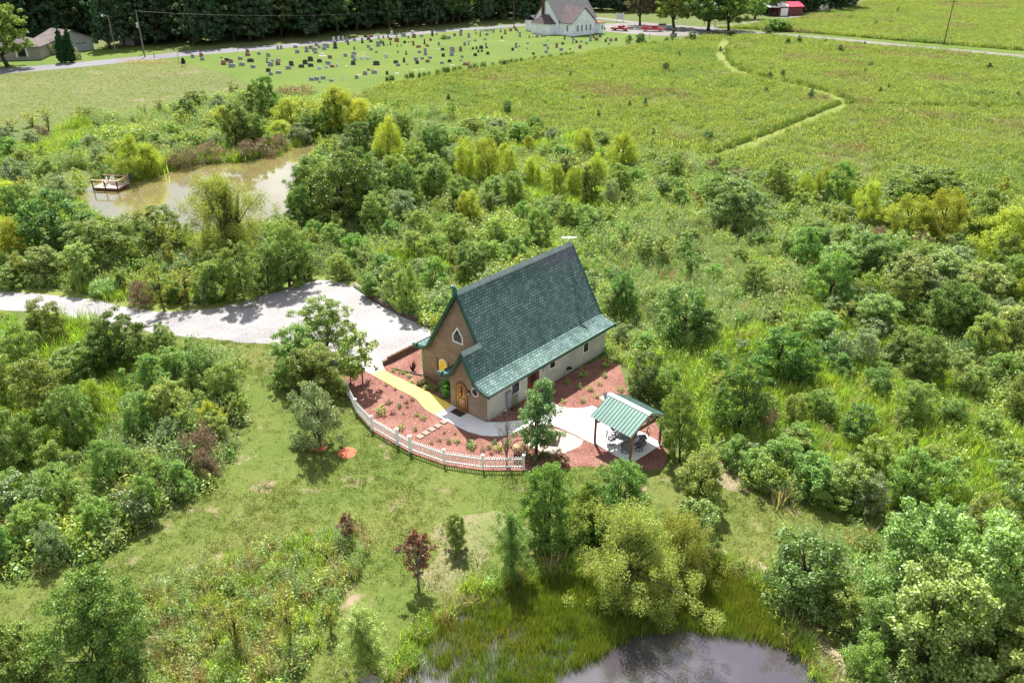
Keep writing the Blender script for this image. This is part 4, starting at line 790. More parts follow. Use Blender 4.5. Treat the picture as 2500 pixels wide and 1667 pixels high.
CS = [source("cemetery_source", *blades(np.random.default_rng(70 + k), 20, .4, .2, .06, .6, 1), leafmat("cemetery_grass_blades", (.135, .29, .045), .4, var=.2, hue=.012)) for k in range(1)]
def candidates(x0, x1, y0, y1, dens, seed):
    rng = np.random.default_rng(seed); n = int((x1 - x0) * (y1 - y0) * dens); X = rng.uniform(x0, x1, n); Y = rng.uniform(y0, y1, n); px, py = proj(X, Y); return rng, X, Y, px, py
def blob(X, Y, s, seed):                    # smooth pseudo noise 0..1
    r_ = np.random.default_rng(seed); v = 0
    for k in range(5):
        a = r_.uniform(0, 6.28); f = s * r_.uniform(.6, 1.9); v = v + np.sin((X * math.cos(a) + Y * math.sin(a)) * f + r_.uniform(0, 6.28) + 1.3 * np.sin((X * math.sin(a) - Y * math.cos(a)) * f * .7))
    return np.clip(.5 + v / 6, 0, 1)
HOUSE = [hw(-1.2, -.9)[:2], hw(L + .2, -.4)[:2], hw(L + .3, WM + .3)[:2], hw(DP - .5, WM + .3)[:2], hw(-1, WP + 1)[:2]]
W1 = [(-600, 705), (0, 726), (100, 731), (200, 752), (300, 776), (380, 796), (480, 815), (545, 840), (560, 920), (555, 1000), (520, 1080), (430, 1160), (300, 1250), (180, 1300), (0, 1335), (-600, 1500)]
WMID = [(-600, 632), (0, 652), (150, 664), (250, 688), (340, 695), (470, 696), (560, 674), (640, 651), (715, 632), (770, 632), (830, 655), (980, 745), (1200, 830), (1405, 815), (1455, 870), (1500, 900), (1545, 930), (1590, 1000), (1600, 1060), (1655, 1050), (1700, 1100), (1800, 1158), (1950, 1168), (2050, 1172), (2200, 1180), (2352, 1200), (2900, 1250), (2900, 500), (2352, 470), (1900, 425), (1700, 400), (1600, 372), (1450, 350), (1300, 320), (1120, 290), (1000, 270), (830, 243), (720, 238), (640, 228), (560, 230), (430, 243), (300, 268), (100, 273), (0, 278), (-600, 320)]
DOCKLAWN = [(85, 408), (170, 386), (225, 390), (215, 425), (130, 425)]
W6 = [(330, 1345), (500, 1292), (620, 1250), (760, 1210), (830, 1195), (845, 1250), (830, 1310), (780, 1370), (740, 1450), (680, 1580), (640, 1750), (300, 1800), (250, 1500)]
W8 = [(1760, 1290), (1800, 1225), (1950, 1235), (2100, 1235), (2352, 1290), (2900, 1400), (2900, 1900), (2100, 1700), (1960, 1540), (1880, 1440), (1800, 1370)]
def wsel(X, Y, rng, n):
    a = blob(X, Y, .16, 3); b = blob(X, Y, .10, 4); u = rng.uniform(0, 1, n)
    i = np.where(b > .66, np.where(u < .75, 8, rng.integers(0, 3, n)), np.where(a > .6, np.where(u < .6, 3 + rng.integers(0, 2, n), rng.integers(0, 8, n)), np.where(a < .38, np.where(u < .7, 5 + rng.integers(0, 3, n), rng.integers(0, 3, n)), rng.integers(0, 8, n))))
    return np.where(u > .965, 9, i)
def put(name, X, Y, rng, idx, sources, s0, s1, label, cat, z=0., hvar=1.):
    n = len(X); s = rng.uniform(s0, s1, n) * hvar; rot = np.stack([rng.normal(0, .07, n), rng.normal(0, .07, n), rng.uniform(0, 6.28, n)], 1)
    cover(name, np.stack([X, Y, np.full(n, z)], 1), rot, np.stack([s * rng.uniform(.85, 1.2, n), s * rng.uniform(.85, 1.2, n), s * rng.uniform(.8, 1.25, n)], 1), idx, sources, label, cat)
rng, X, Y, px, py = candidates(-75, 110, 26, 175, 3.6, 1)
k = (inpoly(px, py, W1) | (inpoly(px, py, WMID) & ~inpoly(px, py, DOCKLAWN))) & ~inpoly(px, py, POND1) & ~inpoly(X, Y, HOUSE) & ~inpoly(X, Y, T2) & ~inpoly(X, Y, T1)
k &= rng.uniform(0, 1, len(X)) < np.clip(1.25 - Y / 150, .45, 1)
X, Y = X[k], Y[k]; big = 1 + np.clip((Y - 60) / 200, 0, .5)
put("weed_thicket", X, Y, rng, wsel(X, Y, rng, len(X)), WS, .7, 1.15, "tall green weeds and grasses filling the ground around the clearing", "weeds", hvar=big * (.6 + .8 * blob(X, Y, .3, 9) ** 1.5))
BS = []
for i, (shp, H_, R_, lf, m_) in enumerate((('vase', 2.2, .9, .15, LM['bush']), ('mound', 1.5, 1.1, .15, LM['mid']), ('egg', 2.6, .8, .15, weed_m), ('vase', 1.9, 1.0, .16, weed2_m), ('mound', 1.3, 1.3, .14, LM['pale']), ('plume', 2.6, .7, .14, LM['olive']), ('egg', 2.0, .9, .15, LM['grey']), ('mound', 1.7, 1.2, .16, LM['dark']))):
    V_, F_ = make_plant(700 + i, shp, H_, R_, .1, 45, 2900, lf * .75, .5, .26, 0, .6, .45, .5, 2, .03, 4, 0, 1.8)[1:]
    BS.append(source("brush_source", V_, F_, m_))
rngb, XB, YB, pxb, pyb = candidates(-75, 110, 26, 150, .27, 41)
k = (inpoly(pxb, pyb, W1) | (inpoly(pxb, pyb, WMID) & ~inpoly(pxb, pyb, DOCKLAWN))) & ~inpoly(pxb, pyb, POND1) & ~inpoly(XB, YB, HOUSE) & (rngb.uniform(0, 1, len(XB)) < .05 + 1.25 * blob(XB, YB, .12, 44) ** 1.3)
OPENG = [(1400, 470), (1600, 500), (1760, 590), (1860, 760), (2000, 860), (2400, 890), (2900, 900), (2900, 1080), (2352, 1060), (1900, 1010), (1640, 1010), (1500, 880), (1420, 720)]
UPO = [(-600, 280), (0, 275), (430, 240), (560, 232), (480, 330), (300, 325), (200, 390), (60, 400), (-600, 450)]
k &= ~(inpoly(pxb, pyb, W1) & (rngb.uniform(0, 1, len(XB)) > .35))
k &= ~((inpoly(pxb, pyb, OPENG) | inpoly(pxb, pyb, UPO)) & (rngb.uniform(0, 1, len(XB)) > .12))
for poly in (GRAVEL, MULCH): k &= ~inpoly(XB + .0, YB - .9, poly) & ~inpoly(XB - .8, YB, poly) & ~inpoly(XB + .8, YB, poly)
XB, YB = XB[k], YB[k]
put("brushy_undergrowth", XB, YB, rngb, rngb.integers(0, 8, len(XB)), BS, .55, 1.25, "mixed brushy undergrowth merging between the trees of the thickets", "brush")
rng, X, Y, px, py = candidates(-35, 45, 20, 45, 5., 2); k = inpoly(px, py, W8) & ~inpoly(px, py, POND2); X, Y = X[k], Y[k]
put("pond_weeds", X, Y, rng, wsel(X, Y, rng, len(X)), WS, .5, .95, "tall green weeds under the lower right trees", "weeds")
rng, X, Y, px, py = candidates(-35, 5, 20, 42, 7., 12); k = inpoly(px, py, W6); X, Y = X[k], Y[k]
put("tall_grass_patch", X, Y, rng, np.where(rng.uniform(0, 1, len(X)) < .24, 9, np.where(rng.uniform(0, 1, len(X)) < .25, 8, rng.integers(2, 6, len(X)))), WS, .4, .85, "unmown patch of olive and dry tall grass on the lower lawn", "grass")
# meadow beyond
rng, X, Y, px, py = candidates(-60, 330, 90, 410, 1.1, 5)
NEARM = [(720, 240), (830, 245), (1000, 272), (1120, 292), (1300, 322), (1450, 352), (1600, 374), (1700, 402), (1900, 427), (2352, 472), (2900, 500), (2900, 190), (2352, 137), (2100, 113), (1900, 93), (1760, 83), (1660, 80), (1560, 94), (1470, 104), (1340, 124), (1200, 146), (1000, 178), (890, 194), (840, 214)]
FARM = [(1640, 66), (1710, 60), (1770, 50), (1845, 42), (1880, 33), (1970, 15), (2010, -6), (2352, -2), (2800, 20), (2900, 168), (2352, 115), (2100, 95), (1900, 78), (1760, 68)]
k = (inpoly(px, py, NEARM) | inpoly(px, py, FARM)) & ~inpoly(X, Y, T1) & ~inpoly(X, Y, T2) & ~inpoly(X, Y, T3)
X, Y = X[k], Y[k]
put("meadow", X, Y, rng, rng.integers(0, 5, len(X)), MS, .75, 1.15, "wide yellow-green meadow of rough grass and wild flowers", "meadow", hvar=.75 + .5 * blob(X, Y, .15, 14))
PM = leafmat("shaded_path_grass", (.17, .25, .06), .25, var=.3, hue=.01, gloss=.02)  # darker blades: shade on the grass wall's near face is put into the colour
PS = [source("path_wall_source", *blades(np.random.default_rng(48 + k), 60, .35, 1.15, .09, .2), PM) for k in range(2)]
# dense grass walls along the meadow paths
def along(poly, off, n, seed):
    r2 = np.random.default_rng(seed); P = np.array(poly[:len(poly) // 2]); t = r2.uniform(0, len(P) - 1.001, n); i = t.astype(int); q = P[i] + (P[i + 1] - P[i]) * (t - i)[:, None]; return q + r2.normal(0, off, (n, 2))
Q = along(T2[::-1], .16, 420, 1)
r2 = np.random.default_rng(77); put("path_edge_grass", Q[:, 0], Q[:, 1], r2, r2.integers(0, 2, len(Q)), PS, .4, .7, "tall grass edging the mown path through the meadow", "grass")
Q = np.vstack([along(T3, .2, 260, 2), along(T1, .3, 240, 3)])
put("trail_edge_grass", Q[:, 0], Q[:, 1], r2, np.where(r2.uniform(0, 1, len(Q)) < .4, r2.integers(0, 2, len(Q)), 2 + r2.integers(0, 2, len(Q))), PS + MS[3:], .45, .95, "rougher darker grass edging the curved trail in the meadow", "grass")
Q = np.array([g(x, y)[:2] for x, y in zip(np.linspace(1690, 2700, 900), np.interp(np.linspace(1690, 2700, 900), [1690, 1760, 1900, 2100, 2352, 2800], [65.5, 69.5, 79, 96, 116, 157]))]) + r2.normal(0, .5, (900, 2))
put("verge_edge_grass", Q[:, 0], Q[:, 1], r2, r2.integers(0, 5, len(Q)), MS, 1., 1.5, "tall grass edging the mown verge of the lane", "grass")
# short lawn
LAWNQ = np.array(ringv(LAWN))
rng, X, Y, px, py = candidates(-45, 40, 20, 62, 16., 6)
k = inpoly(X, Y, LAWNQ) & ~inpoly(px, py, W6) & ~inpoly(px, py, POND2) & ~inpoly(X, Y, MULCH) & ~inpoly(X, Y, PATH) & ~inpoly(X, Y, GRAVEL) & ~inpoly(px, py, W8)
RINGS = [g(733, 1024), g(798, 1039)]
for c in RINGS: k &= np.hypot(X - c[0], Y - c[1]) > .62
bald = blob(X, Y, .55, 21); k &= rng.uniform(0, 1, len(X)) < np.clip(1.45 - 1.35 * bald, .1, 1); X, Y = X[k], Y[k]
put("lawn_grass", X, Y, rng, rng.integers(0, 3, len(X)), LS, .6, 1.2, "short mown lawn grass with thin patches", "grass")
# reeds in and around the front pond
REED = [(935, 1568), (955, 1490), (1005, 1432), (1095, 1380), (1178, 1342), (1300, 1325), (1490, 1335), (1640, 1308), (1735, 1345), (1790, 1425), (1805, 1490), (1700, 1467), (1580, 1447), (1470, 1457), (1400, 1492), (1330, 1532), (1260, 1580), (1200, 1800), (900, 1800)]
rng, X, Y, px, py = candidates(-8, 14, 18, 38, 48., 7)
thin_ = np.clip((px - 930) / 330, .12, 1) * np.clip(1.15 - np.clip(py - 1440, 0, 200) / 260, .25, 1)
k = inpoly(px, py, REED) & (rng.uniform(0, 1, len(X)) < thin_ * (.45 + .9 * blob(X, Y, .8, 8))); X, Y = X[k], Y[k]
put("pond_reeds", X, Y, rng, rng.integers(0, 3, len(X)), RS, .38, .72, "thin green reeds standing in the shallow front pond", "reeds")
BANK = [(880, 1568), (930, 1470), (990, 1410), (1080, 1350), (1170, 1320), (1300, 1290), (1480, 1290), (1640, 1270), (1740, 1310), (1800, 1400), (1880, 1500), (2000, 1620), (1900, 1620), (1830, 1520), (1780, 1430), (1720, 1345), (1640, 1315), (1480, 1340), (1300, 1335), (1175, 1350), (1095, 1388), (1010, 1440), (960, 1500), (940, 1568)]
rng, X, Y, px, py = candidates(-10, 20, 18, 40, 9., 8); k = inpoly(px, py, BANK); X, Y = X[k], Y[k]
put("bank_grass", X, Y, rng, np.where(rng.uniform(0, 1, len(X)) < .3, 9, np.where(rng.uniform(0, 1, len(X)) < .7, 8, rng.integers(0, 8, len(X)))), WS, .4, .85, "tall mixed grass along the front pond's bank", "grass")
P1o = np.array(smooth_ring(ringv(POND1), 12, .35, 11)); rng = np.random.default_rng(15); c0 = P1o.mean(0)
Q = np.vstack([P1o + (P1o - c0) / np.linalg.norm(P1o - c0, axis=1)[:, None] * o_ + rng.normal(0, .3, P1o.shape) for o_ in (.2, .7, 1.2)])
qx, qy = proj(Q[:, 0], Q[:, 1]); Q = Q[~((qx > 170) & (qx < 300) & (qy < 475) & (qy > 395))]
put("pond_margin", Q[:, 0], Q[:, 1], rng, np.where(rng.uniform(0, 1, len(Q)) < .6, 8, rng.integers(0, 8, len(Q))), WS, .6, 1.1, "rough grass along the muddy pond's edge", "grass")
# crop rows and cemetery turf
rng, X, Y, px, py = candidates(-190, -20, 125, 230, 2.2, 9); k = inpoly(px, py, CROP); X, Y = X[k], Y[k]
put("crop_seedlings", X, Y, rng, rng.integers(0, 5, len(X)), MS, .13, .26, "low green seedlings over the tan crop field", "crop")
# deep wood behind the front row
TS = [bpy.data.objects.new("tall_tree_source", bpy.data.meshes.new("x")) for _ in ()]
def treesource(sp, i):
    tm, cm, H0, R0 = SPEC[sp][i]; V = np.zeros(len(cm.vertices) * 3, np.float32); cm.vertices.foreach_get('co', V); F = np.arange(len(cm.vertices)).reshape(-1, 4)
    return source("wood_source", V.reshape(-1, 3), F, cm.materials[0])
TS = [treesource('tall', i) for i in range(5)]
fr = np.array(frow); rng = np.random.default_rng(31); P_ = []
for row, dd in enumerate((7, 15, 24, 34, 46, 60, 80)):
    for p in fr[:, :2]: P_.append(p + np.array([0, dd]) + rng.normal(0, 2.2, 2))
P_ = np.array(P_); put("woodland", P_[:, 0], P_[:, 1], rng, rng.integers(0, 5, len(P_)), TS, .85, 1.15, "dark dense wood behind the front row of trees", "wood")
P_ = []
for x in np.arange(1300, 1960, 22):
    b = np.array(g(x, float(np.interp(x, [1300, 1500, 1700, 1830, 1960], [32, 34, 30, 30, 22])))[:2])
    for dd in (0, 9, 20, 34): P_.append(b + np.array([0, dd + (14 if x < 1720 else 3)]) + rng.normal(0, 2, 2))
P_ = np.array(P_); put("far_woodland", P_[:, 0], P_[:, 1], rng, rng.integers(0, 5, len(P_)), TS, .7, 1.0, "dark wood behind the church and the red shed", "wood")
P_ = np.array([g(x, -6)[:2] + np.array([rng.normal(0, 3), rng.uniform(0, 14)]) for x in np.arange(2080, 3000, 9)])
put("treeline", P_[:, 0], P_[:, 1], rng, rng.integers(0, 5, len(P_)), TS, .7, 1.0, "dark tree line along the top of the far field", "wood")
P_ = np.array([g(x, y)[:2] + rng.normal(0, 1, 2) for x, y in [(1890 + i * 7, 24 - i * .9 + rng.uniform(-2, 2)) for i in range(11)]])
silver = [source("silver_source", *leafy(90, 420, 2.6, 3.2, .55), leafmat("silvery_shrub_leaves", (.30, .32, .29), .3, hue=.01, tcol=(1, 1, .9)))]
put("silver_thicket", P_[:, 0], P_[:, 1], rng, np.zeros(len(P_), int), silver, .7, 1.1, "whitish silver shrubs before the far dark wood", "shrubs")

# ------------------------------------------------------------------ yard: fence, pavilion, furniture, stones, planter, firewood, edging, bed plants
ORD = "first second third fourth fifth sixth seventh eighth ninth tenth eleventh twelfth thirteenth fourteenth fifteenth sixteenth seventeenth eighteenth nineteenth twentieth".split()
ORD += ["twenty-" + q for q in ORD[:9]] + ["thirtieth"] + ["thirty-" + q for q in ORD[:9]] + ["fortieth"]
def item(o, stem, cat, group, p): px, py = proj(p[0], p[1], p[2] if len(p) > 2 else 0); ITEMS.append((o, stem, cat, group, px, py))
FP = [G(*zF(*q)) for q in ((100, 432), (205, 652), (405, 868), (720, 1052), (880, 1142), (1303, 1292), (1785, 1362), (2292, 1362))]
fence = empty("picket_fence", FP[3]); tag(fence, "curved low white picket fence around the red mulch bed", "fence")
def rel(p): return np.array(p) - FP[3]
for i, p in enumerate(FP):
    b = MB(); wd = .17 if i in (3, 4) else .125; h = 1.2 if i in (3, 4) else 1.08; q = rel(p)
    b.box(q + (0, 0, h / 2), (wd, wd, h)); b.box(q + (0, 0, h + .02), (wd + .06, wd + .06, .04)); b.prism([q + (-wd / 2, -wd / 2, h + .04), q + (wd / 2, -wd / 2, h + .04), q + (wd / 2, wd / 2, h + .04), q + (-wd / 2, wd / 2, h + .04)], (0, 0, .05))
    b.build("post", vinyl, fence)
for i, (a, c) in enumerate(zip(FP, FP[1:])):
    a, c = rel(a), rel(c); d = c - a; Ln = np.linalg.norm(d); d /= Ln; b = MB(); s, e = a + d * .09, c - d * .09
    for z in (.22, .80): b.bar(s + (0, 0, z), e + (0, 0, z), .045, .085)
    n = max(3, int(Ln / .15))
    for k in range(1, n): p = a + (c - a) * k / n; b.bar(p + (0, 0, .13), p + (0, 0, .98), .045)
    b.build("gate" if i == 3 else "picket_panel", vinyl, fence)
# pavilion
PV = [G(*zD(*q)) for q in ((765, 1300), (1240, 1008), (205, 985))]; PV.append(PV[1] + PV[2] - PV[0])
c0 = sum(PV) / 4; pav = empty("pavilion", c0); tag(pav, "small open pavilion with a green metal roof on wooden posts", "pavilion")
ex = PV[2] - PV[0]; LX = np.linalg.norm(ex); ex /= LX; ey = PV[1] - PV[0]; LY = np.linalg.norm(ey); ey = ey - (ey @ ex) * ex; ey /= np.linalg.norm(ey)
def pv(x, y, z): return ex * x + ey * y + np.array((0, 0, z))      # local: x along the ridge, y across, origin centre
hx_, hy_ = LX / 2, LY / 2
for sx in (-1, 1):
    for sy in (-1, 1):
        b = MB(); b.bar(pv(sx * hx_, sy * hy_, .06), pv(sx * hx_, sy * hy_, 1.93), .155)
        b.bar(pv(sx * hx_, sy * hy_, 1.55), pv(sx * (hx_ - .45), sy * hy_, 1.92), .09); b.bar(pv(sx * hx_, sy * hy_, 1.55), pv(sx * hx_, sy * (hy_ - .5), 2.08), .09)
        b.build("post", postwood, pav)
b = MB()
for s in (-1, 1): b.bar(pv(-hx_ - .1, s * hy_, 2.02), pv(hx_ + .1, s * hy_, 2.02), .12, .17)
for s in (-1, 1): b.bar(pv(s * (hx_ - .001), -hy_ + .02, 2.19), pv(s * (hx_ - .001), hy_ - .02, 2.19), .1, .16)
b.build("beam", postwood, pav)
b = MB(); E2, RZ, EZ, OX = hy_ + .36, 3.12, 2.16, hx_ + .16
for s in (-1, 1):
    b.bar(pv(s * (hx_ + .03), 0, 2.28), pv(s * (hx_ + .03), 0, RZ - .12), .1); 
    for t in (-1, 1): b.bar(pv(s * (hx_ + .03), t * .05, 2.32), pv(s * (hx_ + .03), t * .5, RZ - .35), .07); b.bar(pv(s * (hx_ + .03), t * E2 * .96, EZ - .06), pv(s * (hx_ + .03), 0, RZ - .12), .08, .12)
b.build("truss", plain("greyed_truss_wood", (.27, .23, .20), .8, .25, 4), pav)
metal = plain("green_metal_roofing", (.115, .205, .18), .34, .12, 1.5, .5, .25)
for s in (-1, 1):
    b = MB(); up_, dn = lambda x: pv(x, 0, RZ), lambda x: pv(x, s * E2, EZ)
    b.prism([up_(-OX), dn(-OX), dn(OX), up_(OX)], (0, 0, -.035))
    rp = b.build("roof_panel", metal, pav); b = MB()
    for x in np.linspace(-OX, OX, 14): b.bar(up_(x) + (0, 0, .012), dn(x) + (0, 0, .012), .03, .03)
    b.build("standing_seams", plain("shadow_toned_seams", (.03, .085, .07), .4, .1), rp)  # dark colour paints in the shadow lines along the ribs
b = MB()
for s in (-1, 1): b.prism([pv(-OX - .04, 0, RZ + .05), pv(-OX - .04, s * .19, RZ - .055), pv(OX + .04, s * .19, RZ - .055), pv(OX + .04, 0, RZ + .05)], (0, 0, -.018))
b.build("ridge_cap", plain("white_metal_cap", (.72, .76, .76), .35, .1, 3, .5), pav)
b = MB()
for s in (-1, 1):
    for t in (-1, 1): b.bar(pv(s * (OX + .012), 0, RZ - .07), pv(s * (OX + .012), t * E2, EZ - .07), .03, .11)
b.build("barge_board", plain("pale_barge_board", (.52, .50, .46), .7, .15, 3), pav)
# table and swivel chairs
tabm = plain("grey_purple_table_top", (.30, .27, .31), .25, .2, 2, .5); mesh_m = plain("grey_sling_fabric", (.19, .19, .205), .7, .15, 20)
tp = G(*zD(700, 852), .78); tab = empty("patio_table", (tp[0], tp[1], .06)); tag(tab, "round dark rimmed patio table under the green pavilion", "table")
b = MB(); b.lathe([(.66, .685), (.66, .715)], n=28); b.build("table_top", tabm, tab)
b = MB(); b.tube([(.68 * math.cos(t), .68 * math.sin(t), .70) for t in np.linspace(0, 6.2832, 29)], .022, 6); b.build("rim", black, tab)
for k in range(4): a = k * 1.5708 + .4; MB().tube([(.5 * math.cos(a), .5 * math.sin(a), .685), (.42 * math.cos(a), .42 * math.sin(a), .35), (.52 * math.cos(a), .52 * math.sin(a), 0)], .024, 6).build("leg", black, tab)
def chair():
    o = empty("patio_chair"); b = MB(); b.tube([(.25 * math.cos(t), .25 * math.sin(t), .02) for t in np.linspace(0, 6.2832, 21)], .02, 6)
    for k in range(4): a = k * 1.5708 + .78; b.tube([(.25 * math.cos(a), .25 * math.sin(a), .02), (.1 * math.cos(a), .1 * math.sin(a), .14), (0, 0, .17)], .017, 5)
    b.tube([(0, 0, .15), (0, 0, .37)], .035, 8); b.build("swivel_base", black, o)
    b = MB(); b.box((0, .02, .41), (.5, .5, .025)); b.build("seat", mesh_m, o)
    b = MB(); b.box((0, -.31, .70), (.48, .02, .54), rx=-.2); b.build("backrest", mesh_m, o)
    for s in (-1, 1): MB().tube([(s * .26, .26, .40), (s * .27, .2, .63), (s * .27, -.1, .66), (s * .265, -.29, .64)], .018, 6).build("armrest", black, o)
    b = MB()
    for s in (-1, 1): b.tube([(s * .255, .27, .41), (s * .255, -.22, .41), (s * .255, -.30, .58), (s * .25, -.38, .98)], .018, 6)
    b.tube([(-.255, -.38, .98), (.255, -.38, .98)], .018, 6); b.build("chair_frame", black, o); return o
ch0 = chair()
for k, (q, st) in enumerate((((470, 1005), "black swivel patio chair nearest the pavilion's left post"), ((690, 1135), "black swivel patio chair facing away at the table's near side"), ((910, 1105), "black swivel patio chair beside the pavilion's front post"), ((970, 985), "black swivel patio chair on the right of the patio table"), ((530, 860), "black swivel patio chair behind the table, under the roof edge"), ((830, 880), "black swivel patio chair at the table's far side"))):
    o = ch0 if k == 0 else copy_tree(ch0); p = G(*zD(*q)); o.location = (p[0], p[1], .06); d = tp[:2] - p[:2]; o.rotation_euler.z = math.atan2(d[1], d[0]) - math.pi / 2 + PRNG.uniform(-.25, .25)
    tag(o, st, "chair", "swivel chairs around the patio table")
# stepping stones, planter, firewood ring, mat, trellis, edging timbers
pav_m = plain("tan_paver", (.27, .22, .18), .85, .15, 4)
for k, q in enumerate(((1000, 955), (1073, 910), (1148, 865), (1222, 822), (1298, 772))):
    p = G(*zF(*q)); b = MB(); b.box((0, 0, .05), (.40, .44, .07)); o = b.build("stepping_stone", pav_m, None, bevel=.012); o.location = (p[0], p[1], 0); d_ = G(*zF(1298, 772)) - G(*zF(1000, 955)); o.rotation_euler.z = math.atan2(d_[1], d_[0]) + PRNG.uniform(-.06, .06)
    tag(o, ("square tan stepping stone nearest the white fence gate", "square tan stepping stone, second from the fence gate", "square tan stepping stone in the middle of the row", "square tan stepping stone, second from the concrete path", "square tan stepping stone touching the concrete path")[k], "paver", "stepping stones from gate to path")
pc = G(*zE(800, 930)); pl = empty("raised_planter", (pc[0], pc[1], 0), R(-12)); tag(pl, "square raised timber planter filled with dark leaves behind the small tree", "planter")
b = MB(); W_ = 1.05
for z in (.1, .28):
    for s in (-1, 1): b.box((0, s * W_ / 2, z), (W_ + .1, .1, .17)); b.box((s * W_ / 2, 0, z), (.1, W_ - .102, .17))
b.build("timber_frame", greywood, pl); V_, F_ = leafy(101, 500, .48, .38, .12); V_[:, 2] += .28; link("foliage", fast_mesh("foliage", V_, F_, LM['dark']), pl)
fw_ = G(*zE(322, 1160)); fr_ = empty("firewood_rack", (fw_[0], fw_[1], 0), R(8)); tag(fr_, "round black hoop rack stacked with split firewood behind the fence end", "firewood rack")
b = MB(); b.tube([(.52 * math.cos(t), 0, .56 + .52 * math.sin(t)) for t in np.linspace(0, 6.2832, 25)], .03, 6); b.tube([(-.3, -.2, 0), (-.3, .2, 0)], .03, 6); b.tube([(.3, -.2, 0), (.3, .2, 0)], .03, 6); b.build("hoop", black, fr_)
woodm = plain("split_firewood", (.50, .36, .22), .8, .45, 9); k = 0
for z in (.16, .32, .48, .63):
    wd = math.sqrt(max(.0, .46 ** 2 - (z - .56) ** 2))
    for x in np.arange(-wd + .06, wd - .02, .15):
        b = MB(); ph = PRNG.uniform(0, 6.28); b.prism([(x + .075 * math.cos(ph + t), -.26, z + .075 * math.sin(ph + t)) for t in (0, 2.2, 4.1)], (0, .46 + PRNG.uniform(0, .08), 0)); b.build("log", woodm, fr_)
mp_ = hw(-.42, 2.28); o = MB().box((0, 0, .075), (.62, 1.0, .02)).build("doormat", plain("dark_brown_mat", (.055, .035, .025), .95, .3, 20)); o.location = mp_; o.rotation_euler.z = PHI; tag(o, "dark brown doormat before the arched wooden door", "doormat")
tl = empty("trellis", hw(2.62, -.34), PHI); tag(tl, "black metal grid trellis with a climbing plant by the utility box", "trellis")
b = MB()
for x in np.linspace(-.28, .28, 4): b.bar((x, 0, 0), (x, 0, 1.35), .022)
for z in np.linspace(.12, 1.35, 8): b.bar((-.28, 0, z), (.28, 0, z), .02)
b.build("grid_frame", black, tl); r3 = np.random.default_rng(8); V_, F_ = leafquads(r3, np.stack([r3.normal(0, .13, 130), r3.normal(0, .05, 130), r3.uniform(0, 1.2, 130)], 1), .09); link("foliage", fast_mesh("foliage", V_, F_, LM['bush']), tl)
TB = [(1150, 100), (1330, 225), (1520, 350), (1760, 470), (2085, 615)]
edge_l = ["grey half-buried edging timber farthest from the green roofed house", "edging timber among weeds, second from the far corner", "edging timber behind the gravel parking, second from the house", "dark edging timber running up to the house's left eave"]
for k in range(4):
    a, c = G(*zG(*TB[k])), G(*zG(*TB[k + 1])); b = MB(); m_ = (a + c) / 2; d = (c - a) * .49; b.bar(-d, d, .2, .34); b.bar(-d * .97 + (0, .12, .12), d * .99 + (0, .12, .12), .17, .3); o = b.build("edging_timber", timber if k else greywood, None, bevel=.02); o.location = (m_[0], m_[1], .12); tag(o, edge_l[k], "timber", "timbers edging the gravel parking")
a, c = G(*zG(1512, 1082)), G(*zG(1985, 845)); b = MB(); m_ = (a + c) / 2; d = (c - a) / 2
for z in (.09, .27): b.bar(-d + (0, 0, z), d + (0, 0, z), .2, .175)
b.bar(-d * .75 + (0, 0, .44), d + (0, 0, .44), .19, .16); o = b.build("retaining_timbers", plain("reddish_old_timber", (.13, .075, .055), .85, .35, 3, .2, 0, .5, 14), None, bevel=.015); o.location = (m_[0], m_[1], 0); tag(o, "low stacked timber wall between gravel parking and mulch", "timber wall")
a, c = G(*zG(1620, 1125)), G(*zG(1995, 1215)); m_ = (a + c) / 2; o = MB().bar((a - m_), (c - m_), .1, .12).build("edging_board", timber); o.location = (m_[0], m_[1], .05); tag(o, "thin dark edging board from path bend to house corner", "edging")
for k, q in enumerate((RINGS[0], RINGS[1])):
    r3 = np.random.default_rng(40 + k); pts = [(.62 * (1 + r3.normal(0, .07)) * math.cos(t), .62 * (1 + r3.normal(0, .07)) * math.sin(t)) for t in np.linspace(0, 6.28, 18)[:-1]]
    b = MB(); b.add([(0, 0, .09)] + [(x * .55, y * .55, .07) for x, y in pts] + [(x, y, .005) for x, y in pts], [(0, 1 + i, 1 + (i + 1) % 17) for i in range(17)] + [(1 + i, 18 + i, 18 + (i + 1) % 17, 1 + (i + 1) % 17) for i in range(17)])
    o = b.build("mulch_ring", plain("orange_red_mulch", (.46, .14, .085), .95, .35, 12, .1), None, True); o.location = (q[0], q[1], 0); tag(o, ("round patch of red mulch under the silvery green tree", "round patch of red mulch alone on the lawn")[k], "mulch patch", None, 'structure')
bx_ = empty("garden_box", (*G(*zD(375, 262))[:2], .05)); MB().box((0, 0, .14), (.28, .22, .28)).build("box_body", plain("grey_box", (.33, .34, .36), .6), bx_); MB().box((0, 0, .295), (.32, .26, .03)).build("box_lid", black, bx_); tag(bx_, "small grey and black box on the concrete pad behind the pavilion", "box")
stump = MB(); p = G(*zG(1882, 1150)); rr_ = random.Random(3)
for k in range(9): a = rr_.uniform(0, 6.28); d = rr_.uniform(.1, .35); h = rr_.uniform(.35, .95); stump.tube([(0, 0, 0), (d * .5 * math.cos(a), d * .5 * math.sin(a), h * .55), (d * math.cos(a), d * math.sin(a), h)], [.07, .05, .012], 5)
o = stump.build("dead_bush", plain("dark_dead_wood", (.06, .028, .022), .9)); o.location = (p[0], p[1], 0); tag(o, "dark leafless dead bush in mulch by the timber wall", "bush")
